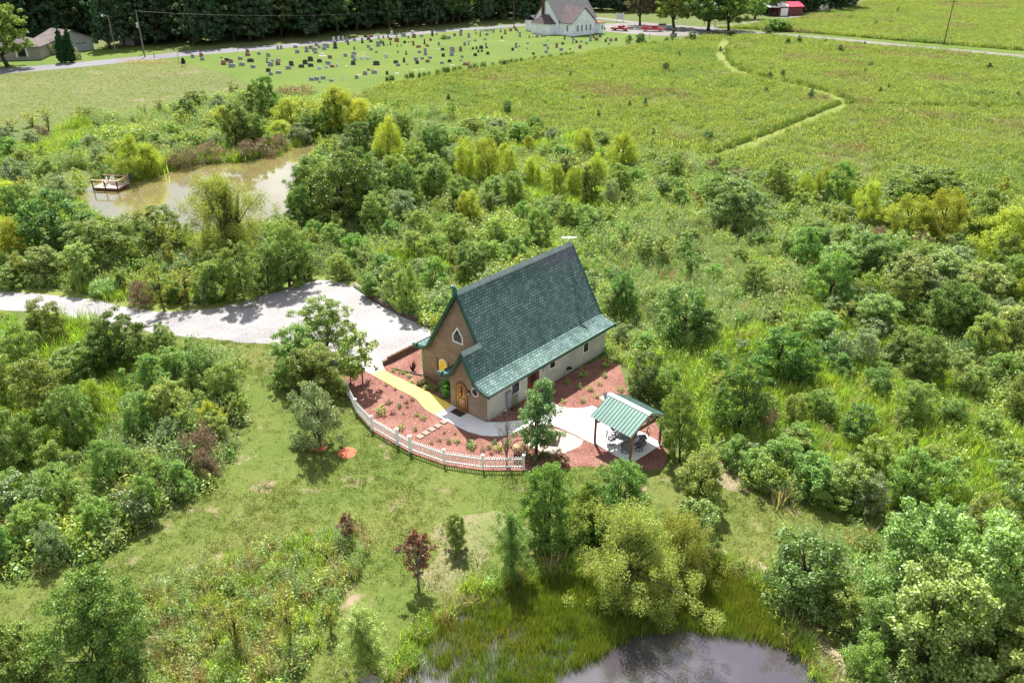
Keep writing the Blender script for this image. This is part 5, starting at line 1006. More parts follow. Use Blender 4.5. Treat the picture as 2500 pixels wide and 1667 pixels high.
# plants in the beds
def tuft(seed, sp): return [fast_mesh("plant", *leafy(seed + i, 90, .22, .34, .10, .5), LM[sp]) for i in range(3)]
BED = {'green': tuft(110, 'bush'), 'dark': tuft(114, 'dark'), 'yellow': tuft(118, 'pale'), 'pale': tuft(122, 'flow'), 'red': tuft(126, 'red'), 'hosta': [fast_mesh("plant", *leafy(130, 70, .3, .42, .30, .75), LM['hosta'])]}
def bed(kind, zf, pts, place, s0=1.):
    for q in pts:
        p = G(*zf(*q[:2])); s = (q[2] if len(q) > 2 else 1.) * s0 * PRNG.uniform(.85, 1.15); me = BED[kind][PRNG.randrange(len(BED[kind]))]
        o = link("garden_plant", me); o.location = (p[0], p[1], .015); o.rotation_euler.z = PRNG.uniform(0, 6.28); o.scale = (s, s, s * PRNG.uniform(.9, 1.3))
        item(o, f"{dict(green='small bright green', dark='small dark green', yellow='small yellow-green', pale='small pale leaved', red='small reddish', hosta='large bright green leafy')[kind]} plant {place}", "plant", "plants in the mulch beds", p)
FB, SB, WB = "in mulch inside the white fence", "in mulch by the house's long wall", "below the brown front wall"
bed('green', zF, [(510, 665, 1.7), (1460, 1020, 1.2), (1040, 735, 1.0), (960, 690, .8), (760, 860, 1.3), (1640, 1090, 1.3), (1990, 1120, 1.4), (2090, 1060, 1.2)], FB)
bed('dark', zF, [(745, 590, .9), (1355, 1030, .9), (1240, 1005, .7), (1930, 1040, 1.0), (1860, 1100, .9), (1140, 1040, .7), (790, 670, .6), (640, 530, .6), (940, 880, .7), (1300, 910, .6), (1435, 925, .6)], FB)
bed('red', zF, [(660, 665, 1.), (580, 320, .6), (690, 370, .6), (770, 460, .6), (905, 500, .7), (830, 530, .8), (600, 540, .9), (1590, 1080, .6), (1780, 1130, .8), (1890, 1170, .8), (840, 590, .5)], FB)
bed('yellow', zC, [(1245, 1350, 1.), (1350, 1195, 1.2), (1475, 1120, 1.), (1435, 1290, 1.), (1545, 1010, 1.1), (990, 1360, .8)], SB)
bed('green', zC, [(1200, 1160, 1.), (1250, 1000, 1.6), (1560, 870, 1.8), (1040, 1110, 1.4), (1440, 960, .7), (1760, 1200, 1.2)], SB)
bed('dark', zE, [(560, 1290, 1.6), (740, 1230, 1.8), (960, 1290, 2.2), (440, 1230, 1.5)], "in the mulch between fence end and planter", 1.)
bed('red', zE, [(955, 1330, 2.2), (440, 1330, 1.8), (600, 1230, 1.3)], "in the mulch between fence end and planter", 1.)
bed('hosta', zA, [(430, 970, 1.3), (470, 1060, 1.)], WB); bed('green', zA, [(150, 905, 1.3), (280, 1000, 1.3), (200, 985, 1.)], WB)
bed('yellow', zA, [(75, 930, 1.1), (230, 960, 1.2), (165, 1000, 1.)], WB); bed('dark', zA, [(470, 1120, 1.1), (310, 1020, .9), (400, 1120, .7)], WB)
bed('green', zG, [(1640, 1160, .7), (1760, 1190, .9), (1840, 1230, .9), (1720, 1180, .6), (1870, 1300, .8)], "in the narrow bed by the path bend")
bed('pale', zF, [(165, 150, 1.), (980, 300, .8)], "among the flower beds"); bed('red', zF, [(215, 150, 1.)], "with pink flowers by the path start")

# ------------------------------------------------------------------ dock on the muddy pond
fl, frr, br = G(*zK(262, 585)), G(*zK(800, 612)), G(*zK(1040, 490)); bl_ = fl + br - frr; dc = (fl + frr + br + bl_) / 4
dk = empty("fishing_dock", (dc[0], dc[1], 0)); tag(dk, "small wooden fishing dock with railings on the muddy pond", "dock")
q4 = [p - dc for p in (fl, frr, br, bl_)]; deckm = plain("pinkish_deck_boards", (.46, .37, .33), .8, .2, 6); darkdk = plain("dark_dock_timber", (.115, .06, .045), .7, .3, 4)
b = MB(); n = 12
for i in range(n):
    t0, t1 = (i + .06) / n, (i + .94) / n; A0, A1 = q4[0] * (1 - t0) + q4[3] * t0, q4[0] * (1 - t1) + q4[3] * t1; B0, B1 = q4[1] * (1 - t0) + q4[2] * t0, q4[1] * (1 - t1) + q4[2] * t1
    b.prism([A0 + (0, 0, .36), B0 + (0, 0, .36), B1 + (0, 0, .36), A1 + (0, 0, .36)], (0, 0, .05))
b.build("deck", deckm, dk)
b = MB()
for i in range(4): b.bar(q4[i] * 1.02 + (0, 0, .25), q4[(i + 1) % 4] * 1.02 + (0, 0, .25), .09, .22)
b.build("skirt_beam", darkdk, dk)
for p in (q4[0], q4[0] * .5 + q4[1] * .5, q4[1], q4[2], q4[3]): MB().bar(p * 1.0 + (0, 0, -.3), p * 1.0 + (0, 0, 1.32), .13).build("post", darkdk, dk)
railm = plain("tan_rail_wood", (.44, .30, .20), .7, .2, 5)
for a, c in ((0, 1), (1, 2), (2, 3)): b = MB(); b.bar(q4[a] + (0, 0, 1.36), q4[c] + (0, 0, 1.36), .22, .07); b.build("rail", railm, dk)
b = MB()
for t in (.35, .7): p = q4[1] * (1 - t) + q4[2] * t; b.bar(p + (0, 0, .4), p + (0, 0, 1.33), .05)
b.build("baluster", plain("pale_baluster", (.5, .42, .36), .7), dk)
lp = q4[2]; b = MB()
for s in (-.16, .16): b.tube([lp + (s - .1, -.1, -.2), lp + (s - .1, -.1, 1.7), lp + (s - .1, .15, 1.78)], .022, 5)
for z in (.1, .4, .7): b.bar(lp + (-.26, -.1, z), lp + (.06, -.1, z), .03)
b.build("ladder", white, dk); b = MB(); b.box(lp + (.35, .2, 1.2), (.42, .4, .7)); b.build("feed_box", plain("dark_feed_box", (.06, .05, .05), .6), dk)
def resin(loc, rz, lab):
    o = empty("resin_chair", loc, rz); tag(o, lab, "chair", "white chairs on the dock"); m_ = plain("white_resin", (.74, .74, .75), .4, .04)
    MB().box((0, 0, .42), (.5, .48, .05)).build("seat", m_, o, bevel=.01)
    pts = [(-.25, -.26, .42), (.25, -.26, .42)] + [(.27 * math.cos(t), -.33, .8 + .2 * math.sin(t)) for t in np.linspace(0, math.pi, 9)]
    MB().prism(pts, (0, .04, 0)).build("backrest", m_, o)
    for sx in (-.22, .22):
        for sy in (-.2, .2): MB().bar((sx, sy, 0), (sx, sy, .42), .05).build("leg", m_, o)
        MB().box((sx * 1.15, 0, .63), (.06, .46, .04)).build("armrest", m_, o)
pz = (q4[0] * .35 + q4[1] * .15 + q4[2] * .12 + q4[3] * .38) + dc; resin((*pz[:2], .41), 2.4, "white resin chair on the open left side of the dock")
pz = (q4[0] * .13 + q4[1] * .2 + q4[2] * .3 + q4[3] * .37) + dc; resin((*pz[:2], .41), 3.4, "white round backed resin chair at the dock's far rail")
p = G(906, 1667); o = MB().box((0, 0, .2), (1.1, .5, .12)).box((-.45, 0, .07), (.1, .4, .2)).box((.45, 0, .07), (.1, .4, .2)).build("plank_bench", greywood); o.location = (p[0], p[1], 0); o.rotation_euler.z = -.5; tag(o, "weathered plank bench at the bottom edge by the reeds", "bench")

# ------------------------------------------------------------------ cemetery
STC = dict(g=plain("grey_granite", (.27, .28, .31), .55, .2, 3, .4), d=plain("dark_granite", (.045, .05, .058), .3, .25, 3, .5), r=plain("red_brown_granite", (.26, .135, .11), .5, .2, 3, .4), l=plain("pale_marble", (.55, .56, .57), .6, .12, 3))
def stone(kind, col):
    b = MB()
    if kind == 'flat': b.box((0, 0, .06), (1., .6, .12)); b.box((0, .06, .17), (.86, .3, .14), rx=-.25)
    elif kind == 'tall': b.box((0, 0, .09), (1., .62, .18)); b.prism([(-.36, -.16, .18), (.36, -.16, .18), (.36, -.16, .84), (.24, -.16, .95), (0, -.16, 1.), (-.24, -.16, .95), (-.36, -.16, .84)], (0, .32, 0))
    elif kind == 'post': b.box((0, 0, .07), (1., 1., .14)); b.box((0, 0, .2), (.76, .76, .12)); b.prism([(-.3, -.3, .26), (.3, -.3, .26), (.3, .3, .26), (-.3, .3, .26)], (0, 0, .5)); b.add([(-.3, -.3, .76), (.3, -.3, .76), (.3, .3, .76), (-.3, .3, .76), (0, 0, 1.)], [(0, 1, 4), (1, 2, 4), (2, 3, 4), (3, 0, 4)])
    else: b.box((0, 0, .07), (1., .5, .14)); b.prism([(-.44, -.14, .14), (.44, -.14, .14), (.44, -.14, .82), (.30, -.14, .92), (0, -.14, 1.), (-.30, -.14, .92), (-.44, -.14, .82)], (0, .28, 0))
    return b.mesh("gravestone", STC[col])
STM = {(k, c): stone(k, c) for k in ('flat', 'tall', 'post', 'wide') for c in 'gdrl'}
S2 = "268,535,60,60,g 405,515,60,60,r 420,575,65,50,g 1140,450,60,50,r 1145,505,80,50,r 1372,435,75,25,g 1322,485,55,45,g 1472,515,65,60,g 1625,400,45,50,g 1680,395,50,60,g 1905,375,70,40,g 760,645,80,70,r 812,590,80,50,d 875,620,75,65,r 892,685,110,60,g 1025,565,75,50,g 1052,660,95,55,g 1190,600,105,55,d 1228,695,80,50,g 1452,560,35,25,d 1455,615,45,45,g 1540,600,50,40,g 1510,665,90,70,g 1632,590,75,45,g 1625,650,75,65,r 1472,755,75,55,d 1840,660,75,75,d 1793,715,90,55,g 2000,690,90,50,d 2060,635,80,70,d 2148,675,90,50,d 2145,585,85,70,d 2288,605,80,50,d 2283,718,65,50,l 2160,895,80,50,g 2245,890,80,55,g 2288,930,45,28,g 1512,810,70,50,g 1635,785,100,45,g 1935,460,70,55,g 2085,440,75,85,g 2150,390,60,50,r 2210,425,90,55,g 2225,465,70,45,g 2240,340,60,50,g 2282,380,45,40,g 2335,500,70,35,l 723,540,35,20,d 860,480,60,25,g"
S3 = "85,410,60,50,g 125,445,40,40,g 235,435,105,65,g 205,475,70,50,g 210,380,70,25,r 385,450,70,90,d 360,335,50,65,l 440,325,45,65,l 508,315,40,60,l 690,330,50,40,g 590,390,35,70,d 565,350,50,50,g 815,365,40,75,d 915,315,60,55,r 868,275,60,35,d 950,270,70,40,r 952,350,55,35,d 910,435,55,45,g 955,480,60,45,g 688,470,30,60,d 1065,415,75,80,g 1075,300,60,75,l 1150,285,30,40,d 1157,405,30,70,d 1265,395,30,60,d 1225,275,30,60,d 1285,235,45,65,l 1262,318,60,40,r 1365,275,25,35,d 1365,345,75,60,r 1475,260,75,55,g 1548,288,30,45,d 1490,368,50,40,d 1615,215,60,50,l 1640,280,65,60,r 1760,265,60,35,g 1905,328,45,40,r 1932,250,45,70,d 2000,240,20,45,d 1807,380,35,80,d 1550,358,18,25,d 1592,355,18,25,d 1630,400,45,70,r 1373,425,18,45,d 1435,418,18,40,d 1215,400,35,18,g 1710,438,75,40,r 1848,420,60,35,r 2035,400,50,55,g 2285,255,45,45,r 2195,298,60,45,g 2095,480,60,40,d 2030,455,60,25,l 2250,505,80,80,g 2240,568,70,60,g 2105,580,55,50,d 1820,550,60,100,g 1725,520,60,38,g 1515,550,30,65,d 1383,518,28,30,d 1195,595,60,55,l 1038,520,35,25,d 545,580,60,50,g 680,555,80,55,g 670,605,75,50,g 690,640,60,45,g 670,710,75,65,d 300,608,70,50,r 130,670,75,50,d 270,705,85,55,g 245,765,55,45,l 335,750,75,40,r 410,740,40,50,l 440,630,60,28,g 180,572,100,28,l 565,725,45,15,l 1040,715,105,65,d 1350,688,75,50,d 1385,730,75,45,g 1480,670,45,70,d 1530,710,40,22,g 1670,645,70,55,g 1690,695,60,50,d 1770,625,60,40,g 1895,612,65,38,g 1855,672,70,45,r 2085,695,60,40,g 2205,670,65,45,d 860,870,70,60,g 1005,850,95,55,g 915,800,55,30,r 980,785,70,30,r 1210,865,50,55,d 725,930,60,55,g 760,875,60,25,l 500,955,25,65,l 320,975,75,35,g 190,940,80,55,g 895,625,65,40,l 800,625,60,40,l 1365,845,60,18,l 1660,795,50,15,l 1770,782,70,15,g 2245,715,60,22,l"
S4 = "425,310,60,65,g 430,245,50,30,d 553,340,50,70,g 655,260,45,55,l 672,292,22,30,d 735,320,25,70,d 755,245,50,40,l 815,242,38,30,g 858,240,38,30,g 905,232,40,28,g 952,225,35,25,g 945,265,40,35,g 840,308,55,40,g 1058,220,45,30,l 1060,258,35,35,g 1132,285,40,65,r 1220,240,45,45,r 1280,198,45,35,r 1305,230,40,30,d 1332,255,30,55,g 1390,225,35,15,g 1367,328,45,75,g 1080,360,35,45,d 555,412,55,38,l 655,400,45,30,g 732,388,40,12,g 810,385,50,30,g 1080,400,65,22,l 487,470,55,60,g 548,460,25,35,d 825,470,38,50,g 650,450,50,18,l 422,560,60,75,r 617,530,40,35,d 675,525,38,40,d 750,520,65,50,d 835,510,38,28,d 705,578,38,45,d 760,568,38,35,d 657,635,60,45,d 855,612,55,45,d 445,662,50,38,g 632,682,45,22,g 422,715,45,25,g 675,730,55,25,g 1307,500,55,75,g 1252,550,45,45,d 1362,490,20,25,d 1300,545,40,18,l 1338,535,20,28,l 1490,442,45,25,g 1517,348,25,45,d 1642,338,55,45,g 1720,335,45,40,g 1770,328,50,35,g 1462,350,35,18,l 1805,395,18,28,d 1770,480,70,38,g 1812,525,40,40,g 1953,500,50,70,r 2050,452,50,35,d 2025,550,60,45,g 1785,588,55,45,g 1582,612,45,35,d 2080,370,32,70,d 2165,535,30,22,d 1485,525,15,25,d 1570,340,25,15,d 2325,515,55,55,r"
S5 = "1385,880,55,35,d 1412,935,65,50,g 1395,1005,45,60,g 1480,990,55,55,d 1590,975,55,45,g 1710,1020,60,55,g 1800,945,70,110,g 1938,935,95,65,r 1875,885,45,45,d 1930,865,40,50,g 2000,860,40,50,d 2038,862,45,50,d 2150,970,60,65,d 2195,900,45,45,g 2270,955,70,65,r 2222,1030,60,45,g"
S6 = "440,695,50,50,r"
CN = dict(g='grey', d='dark', r='reddish brown', l='pale'); SN = dict(flat='flat low grave marker', tall='upright rectangular gravestone', post='slim pillar gravestone', wide='wide gravestone with gently arched top')
for zf, S_, zs in ((zS2, S2, 6.533), (zS3, S3, 6.533), (zS4, S4, 6.533), (zS5, S5, 9.408), (zS6, S6, 6.918)):
    for rec in S_.split():
        x, y, wd, h, col = rec.split(','); x, y, wd, h = map(float, (x, y, wd, h)); sx, sy = zf(x, y); p = G(sx, sy); sc = ppm(p[1]) * K
        w_m = max(.36, wd / zs / sc * 1.08); h_m = max(.18, (h / zs / sc - .06) * 1.08); kd = 'flat' if h < .5 * wd and h < 32 else 'post' if wd < 36 and h > 1.3 * wd else 'tall' if h > 1.05 * wd else 'wide'
        o = link("gravestone", STM[(kd, col)]); o.location = (p[0], p[1], .006); o.rotation_euler.z = PRNG.gauss(.02, .08); o.scale = (w_m, w_m * (.85 if kd == 'post' else .62 if kd != 'flat' else .8), h_m)
        X_, Y_ = p[0], p[1]; far = yroad(sx / K) * K + 12 - sy
        band = "in the row beside the road" if sy < (yroad(sx / K) + 15) * K else "near the white church" if sx > 1290 else "beside the dark clump hedge" if sy > 205 - .098 * (sx - 700) and sx > 880 else "in the cemetery's left quarter" if sx < 640 else "left of the cemetery's middle" if sx < 880 else "in the middle of the cemetery" if sx < 1090 else "in the cemetery's right half"
        item(o, f"{CN[col]} {SN[kd]} {band}", "gravestone", "gravestones in the cemetery", p)
# dark upright clumps along the cemetery's meadow edge, border bushes
def clump(seed):
    rng = np.random.default_rng(seed); V, F = blades(rng, 60, .22, 1.25, .10, .25); return fast_mesh("clump_plant", V, F, LM['lily'])
CL = [clump(i) for i in range(3)]
for zf, pts in ((zS3, [(1210, 975), (1285, 965), (1520, 942), (1602, 915), (1725, 910), (1800, 898), (1880, 885), (2018, 868), (2120, 848), (2180, 828), (2285, 822)]), (zS4, [(60, 930), (165, 902), (220, 880), (325, 888), (395, 880), (570, 852), (650, 832), (790, 822), (937, 800), (1055, 782), (1110, 772), (1180, 760), (1240, 756), (1310, 746), (1385, 742), (1525, 722), (1605, 712), (1722, 697), (1840, 682), (2032, 657), (2106, 642), (2180, 628), (2218, 622)]),
                (zS6, [(878, 752), (938, 748), (1085, 750), (1310, 695), (1390, 695), (1275, 700), (1642, 678), (1895, 615), (1950, 615), (2140, 590)])):
    for q in pts:
        p = G(*zf(*q)); o = link("clump_plant", CL[PRNG.randrange(3)]); s = PRNG.uniform(.85, 1.25); o.location = (p[0], p[1], 0); o.rotation_euler.z = PRNG.uniform(0, 6.28); o.scale = (s * PRNG.uniform(.8, 1.5), s, s)
        item(o, "dark upright leafy clump plant bordering the cemetery lawn", "plant", "dark clumps along the cemetery edge", p)
p = G(*zS3(2115, 300)); plant('bush', 0, 0, 1.3, 2.2, "low green bush among the gravestones", "grave_bush", "shrub", "bushes in the cemetery", root=(p[0], p[1], 0))
p = G(*zS3(1110, 375)); plant('bush', 0, 0, 1.2, 1.6, "low green bush behind a grey gravestone", "grave_bush", "shrub", "bushes in the cemetery", root=(p[0], p[1], 0))
V_, F_ = leafy(140, 240, .95, .9, .3); p = G(*zS4(505, 780)); o = empty("flower_bush", (p[0], p[1], 0)); link("foliage", fast_mesh("foliage", V_, F_, LM['dark']), o); V_, F_ = leafy(141, 90, 1., .98, .26); link("blossom", fast_mesh("blossom", V_, F_, leafmat("pink_blossom", (.62, .10, .30), .3, hue=.02, tcol=(1, .8, .9))), o); tag(o, "dark bush with bright pink blossom at the cemetery edge", "shrub")
r3 = np.random.default_rng(55)
for x, y, c in ((795, 575, .9), (735, 590, .6), (815, 540, .5)):
    p = G(*zS3(x, y)); P_ = r3.normal(0, .45, (60, 3)); P_[:, 2] = np.abs(P_[:, 2]) * .5; V_, F_ = leafquads(r3, P_, .16); o = link("grave_flowers", fast_mesh("grave_flowers", V_, F_, leafmat("grave_flower_petals", (.62, .45, .42), .2, hue=.08))); o.location = (p[0], p[1], .02); item(o, "heap of pale grave flowers in the cemetery's middle", "flowers", "grave flowers", p)
# fence posts with wire along the road, draped sign, brush pile
pts = [zS2(*q) for q in ((385, 445), (690, 428), (988, 408), (1278, 378), (1548, 335), (1822, 318), (2087, 282), (2300, 268))] + [zS3(*q) for q in ((622, 282), (722, 272), (1080, 228), (1510, 198), (1722, 188), (1925, 166), (2120, 160), (2318, 140))] + [zS4(*q) for q in ((355, 200), (560, 175), (720, 168), (910, 150))]
pts = [zL(1775, 480)] + pts
for q in pts:
    p = G(*q); o = MB().tube([(0, 0, 0), (0, 0, 1.25)], [.09, .08], 7).build("fence_post", timber); o.location = (p[0], p[1], 0); item(o, "dark wooden fence post between road and cemetery", "fence post", "posts along the cemetery road", p)
def drape(q, lab):
    p = G(*q); o = empty("draped_sign", (p[0], p[1], 0), .3); tag(o, lab, "sign", "black covered signs")
    for s in (-.3, .3): MB().bar((s, 0, 0), (s * .8, 0, 1.6), .08).build("leg", timber, o)
    b = MB(); b.add([(-.2, -.05, 1.95), (.25, -.05, 1.9), (.55, .02, 1.1), (.45, 0, .55), (-.25, -.1, .45), (-.6, 0, .75), (-.2, .12, 1.95), (.25, .12, 1.9), (.55, .16, 1.1), (.45, .15, .55), (-.25, .14, .45), (-.6, .14, .75)], [(0, 1, 2, 3, 4, 5), (11, 10, 9, 8, 7, 6)] + [(i, (i + 1) % 6, 6 + (i + 1) % 6, 6 + i) for i in range(6)]); b.build("black_cover", plain("black_cloth", (.012, .014, .016), .7), o)
drape(zL(2112, 575), "black draped stand at the left corner of the cemetery"); drape(zS6(880, 680), "black draped stand at the cemetery edge near the trucks")
p = G(*zL(2058, 552)); o = MB().tube([(0, 0, 0), (0, 0, 2.7)], .05, 6).build("sign_post", timber); o.location = (p[0], p[1], 0); tag(o, "thin dark post beside the black draped stand", "post")
p = G(*zS6(1003, 665)); o = MB().tube([(0, 0, 0), (.12, 0, 1.7)], .07, 6).build("leaning_post", timber); o.location = (p[0], p[1], 0); tag(o, "dark leaning post on the cemetery lawn near the trucks", "post")
for i, (q, rx, h, lab) in enumerate(((( 722, 226), 3.3, 1.9, "round heap of brown cut brush at the cemetery's lower corner"),)):
    p = g(680, 218); V_, F_ = leafy(150, 1500, 3.9, 1.6, .7, .14); o = link("brush_pile", fast_mesh("brush_pile", V_, F_, leafmat("brown_brush", (.27, .17, .095), .15, hue=.015, tcol=(1, .9, .8), gloss=.02))); o.location = (p[0], p[1], 0); tag(o, lab, "brush pile")
p = G(*zL(1650, 540)); V_, F_ = leafy(151, 900, 6.5, .9, .6, .14); V_[:, 1] *= .35; o = link("dry_grass_heap", fast_mesh("dry_grass_heap", V_, F_, dryg_m)); o.location = (p[0], p[1], 0); tag(o, "long tan heap of dry grass at the crop field's road corner", "grass heap")

# ------------------------------------------------------------------ church and far buildings
def frame(origin, ux):                      # helper: local x along ux (unit 2D), y = left of it
    return (origin[0], origin[1]), math.atan2(ux[1], ux[0])
churchw = brickmat("white_clapboard", (.80, .84, .91), (.82, .86, .93), (.66, .70, .77), 40., .16, .012, rough=.6, bump=.25)
roofg = brickmat("grey_shingles", (.15, .146, .15), (.19, .184, .19), (.11, .106, .11), .5, .25, .03, rough=.85, bump=.3); roofp = brickmat("purple_brown_shingles", (.085, .064, .067), (.115, .09, .092), (.06, .045, .048), .5, .25, .03, rough=.85, bump=.3)
cA, cB = G(*zS5(1060, 808)), G(*zS5(1382, 838)); u1 = np.array((.67, -.742)); u1 /= np.linalg.norm(u1)
church = empty("white_church", (cA[0], cA[1], 0), math.atan2(u1[1], u1[0])); tag(church, "white clapboard church with grey roof and side wing beyond the cemetery", "church")
# local: x along u1 (towards camera right), y = along u2 (away); main body spans x -10.8..0, wing x 0..5.4
WH, MRH, MX, ML_ = 4.3, 10.2, 10.6, 17.0
def gable(name, m, parent, x0, x1, y0, y1, wh, rh, axis):
    b = MB()
    if axis == 'y':
        xm = (x0 + x1) / 2; b.prism([(x0, y0, 0), (x1, y0, 0), (x1, y0, wh), (xm, y0, rh - .15), (x0, y0, wh)], (0, y1 - y0, 0))
    else:
        ym = (y0 + y1) / 2; b.prism([(x0, y0, 0), (x0, y0, wh), (x0, ym, rh - .15), (x0, y1, wh), (x0, y1, 0)], (x1 - x0, 0, 0))
    me = b.mesh(name, m); boxuv(me, lambda c, n: (c.y if abs(n.x) > .5 else c.x, c.z)); return link(name, me, parent)
def gable_roof(name, m, parent, x0, x1, y0, y1, wh, rh, axis, ov=.35, th=.16):
    P = []; o_ = None; b = MB(); uv = []
    if axis == 'y':
        xm = (x0 + x1) / 2; hw_ = (x1 - x0) / 2; k_ = (rh - wh) / hw_
        for s in (-1, 1):
            e = (xm + s * (hw_ + ov), wh - ov * k_); b.prism([(xm, y0 - ov, rh), (e[0], y0 - ov, e[1]), (e[0], y1 + ov, e[1]), (xm, y1 + ov, rh)], (0, 0, th))
    else:
        ym = (y0 + y1) / 2; hw_ = (y1 - y0) / 2; k_ = (rh - wh) / hw_
        for s in (-1, 1):
            e = (ym + s * (hw_ + ov), wh - ov * k_); b.prism([(x0, ym, rh), (x0, e[0], e[1]), (x1 + ov, e[0], e[1]), (x1 + ov, ym, rh)], (0, 0, th))
    me = b.mesh(name, m); ax_ = 1 if axis == 'y' else 0; boxuv(me, lambda c, n: (c[ax_], math.hypot(c[1 - ax_], c.z))); return link(name, me, parent)
gable("main_wall", churchw, church, -MX, 0, 0, ML_, WH, MRH, 'y'); gable_roof("main_roof", roofg, church, -MX, 0, 0, ML_, WH, MRH, 'y')
gable("wing_wall", churchw, church, .01, 5.5, .45, 11.0, 3.75, 7.9, 'x'); gable_roof("wing_roof", roofp, church, -2.5, 5.5, .45, 11.0, 3.75, 7.9, 'x')
b = MB(); b.box((-5.4, -1.3, 1.55), (8.2, 2.59, 3.1)); me = b.mesh("vestry_wall", churchw); boxuv(me, lambda c, n: (c.y if abs(n.x) > .5 else c.x, c.z)); link("vestry_wall", me, church)
b = MB(); z0, z1 = 3.1, 5.6; b.add([(-9.8, -2.9, z0), (-1., -2.9, z0), (-1., 0, z0), (-9.8, 0, z0), (-6.6, 0, z1), (-4.2, 0, z1), (-6.4, -.6, z1), (-4.6, -.6, z1)], [(0, 1, 7, 6), (1, 2, 5, 7), (3, 0, 6, 4), (6, 7, 5, 4), (0, 3, 2, 1), (3, 4, 5, 2)]); me = b.mesh("vestry_roof", roofp); boxuv(me, lambda c, n: (c.x, c.z)); link("vestry_roof", me, church)
b = MB(); b.box((-6.6, -.35, 5.6), (.75, .68, 10.2)); me = b.mesh("chimney", brickmat("dark_brick", (.12, .05, .045), (.16, .07, .06), (.09, .06, .055), .3, .1, .02)); boxuv(me, lambda c, n: (c.y if abs(n.x) > .5 else c.x, c.z)); link("chimney", me, church)
b = MB(); b.box((-13.2, 3.2, 1.6), (5.2, 5., 3.2)); me = b.mesh("annex_wall", churchw); boxuv(me, lambda c, n: (c.y if abs(n.x) > .5 else c.x, c.z)); link("annex_wall", me, church)
gable_roof("annex_roof", roofp, church, -15.8, -10.6, .7, 5.7, 3.2, 4.6, 'y', .3)
b = MB(); b.box((6.0, 12.1, 1.7), (2.6, 2.1, 3.0)); me = b.mesh("porch_wall", churchw); boxuv(me, lambda c, n: (c.y if abs(n.x) > .5 else c.x, c.z)); link("porch_wall", me, church); MB().box((6.0, 12.1, 3.32), (3., 2.5, .22)).build("porch_roof", plain("red_porch_roof", (.33, .06, .055), .6), church)
wpane = plain("pale_church_glass", (.17, .21, .20), .15, .25, 3, .5)
def cwin(x, y, z0, z1, wd, nx):
    o = empty("window"); o.parent = church; dx, dy = (.03, 0) if nx else (0, -.03); sz = (.06, wd, z1 - z0) if nx else (wd, .06, z1 - z0)
    MB().box((x + dx * .5, y + dy * .5, (z0 + z1) / 2), sz).build("window_frame", plain("grey_frame", (.42, .44, .45), .5), o)
    for zc_ in (.27, .73):
        s2 = (.02, wd - .2, (z1 - z0) * .42) if nx else (wd - .2, .02, (z1 - z0) * .42); MB().box((x + dx * 2.4, y + dy * 2.4, z0 + (z1 - z0) * zc_), s2).build("window_pane", wpane, o)
for y in (2.9, 4.8, 6.75, 8.7): cwin(5.5, y, 1.2, 3.0, .75, True)
cwin(3.5, .45, 1.25, 3.0, .75, False); cwin(7.3, 12.1, 1.3, 2.6, .6, True)
# garage and left house
gl, gr = G(*zL(640, 440)), G(*zL(1085, 386)); ug = (gr - gl)[:2]; GW = np.linalg.norm(ug); ug /= GW
gar = empty("grey_garage", (gl[0], gl[1], 0), math.atan2(ug[1], ug[0])); tag(gar, "low grey garage with wide door and mottled brown roof at left", "garage")
gwm = plain("grey_green_siding", (.26, .265, .265), .7, .1, 1); gable("wall", gwm, gar, 0, GW, 0, 9, 3.2, 5.4, 'y'); gable_roof("roof", plain("mottled_brown_roof", (.115, .09, .09), .8, .55, .45), gar, 0, GW, 0, 9, 3.2, 5.4, 'y', .4)
gd = empty("garage_door"); gd.parent = gar; x0 = GW * .43; MB().box((x0 + 2.9, -.03, 1.35), (5.6, .06, 2.6)).build("door_leaf", plain("grey_garage_door", (.27, .30, .31), .6, .06), gd)
for k in range(4): MB().box((x0 + 1.7 + k * .75, -.07, 2.05), (.5, .02, .32)).build("door_pane", glass, gd)
MB().box((-.03, .7, 1.1), (.06, .9, 2.2)).build("side_door", white, gar)
hc = G(*zL(478, 498)); fh = empty("far_house", (hc[0], hc[1], 0), R(12)); tag(fh, "beige single-storey house with brown hipped roof at the far left", "house")
MB().box((-9, 4, 1.6), (18, 8, 3.2)).build("wall", plain("beige_siding", (.34, .31, .30), .7, .08, 1), fh)
b = MB(); b.add([(-18.6, -.6, 3.15), (.6, -.6, 3.15), (.6, 8.6, 3.15), (-18.6, 8.6, 3.15), (-14, 4, 5.2), (-4, 4, 5.2)], [(0, 1, 5, 4), (1, 2, 5), (2, 3, 4, 5), (3, 0, 4), (3, 2, 1, 0)]); b.build("roof", plain("brown_roof", (.10, .075, .078), .85, .15, .6), fh)
wn = empty("window"); wn.parent = fh; MB().box((-4.2, -.03, 1.75), (1.8, .06, 1.9)).build("window_pane", glass, wn)
for s in (-1, 1): MB().box((-4.2 + s * 1.2, -.04, 1.75), (.5, .08, 2.0)).build("shutter", white, wn)
p = G(*zL(1460, 335)); o = empty("small_shed", (p[0], p[1], 0)); tag(o, "small grey shed in the dark wood behind the poles", "shed"); gable("wall", gwm, o, -2, 2, 0, 3, 1.9, 2.6, 'y'); gable_roof("roof", roofp, o, -2, 2, 0, 3, 1.9, 2.6, 'y', .2)
p = G(*zL(935, 500)); o = empty("mailbox", (p[0], p[1], 0)); tag(o, "white mailbox on a post by the road at left", "mailbox"); MB().bar((0, 0, 0), (0, 0, 1.1), .1).build("post", timber, o); MB().box((0, 0, 1.25), (.55, .3, .3)).build("box", white, o)
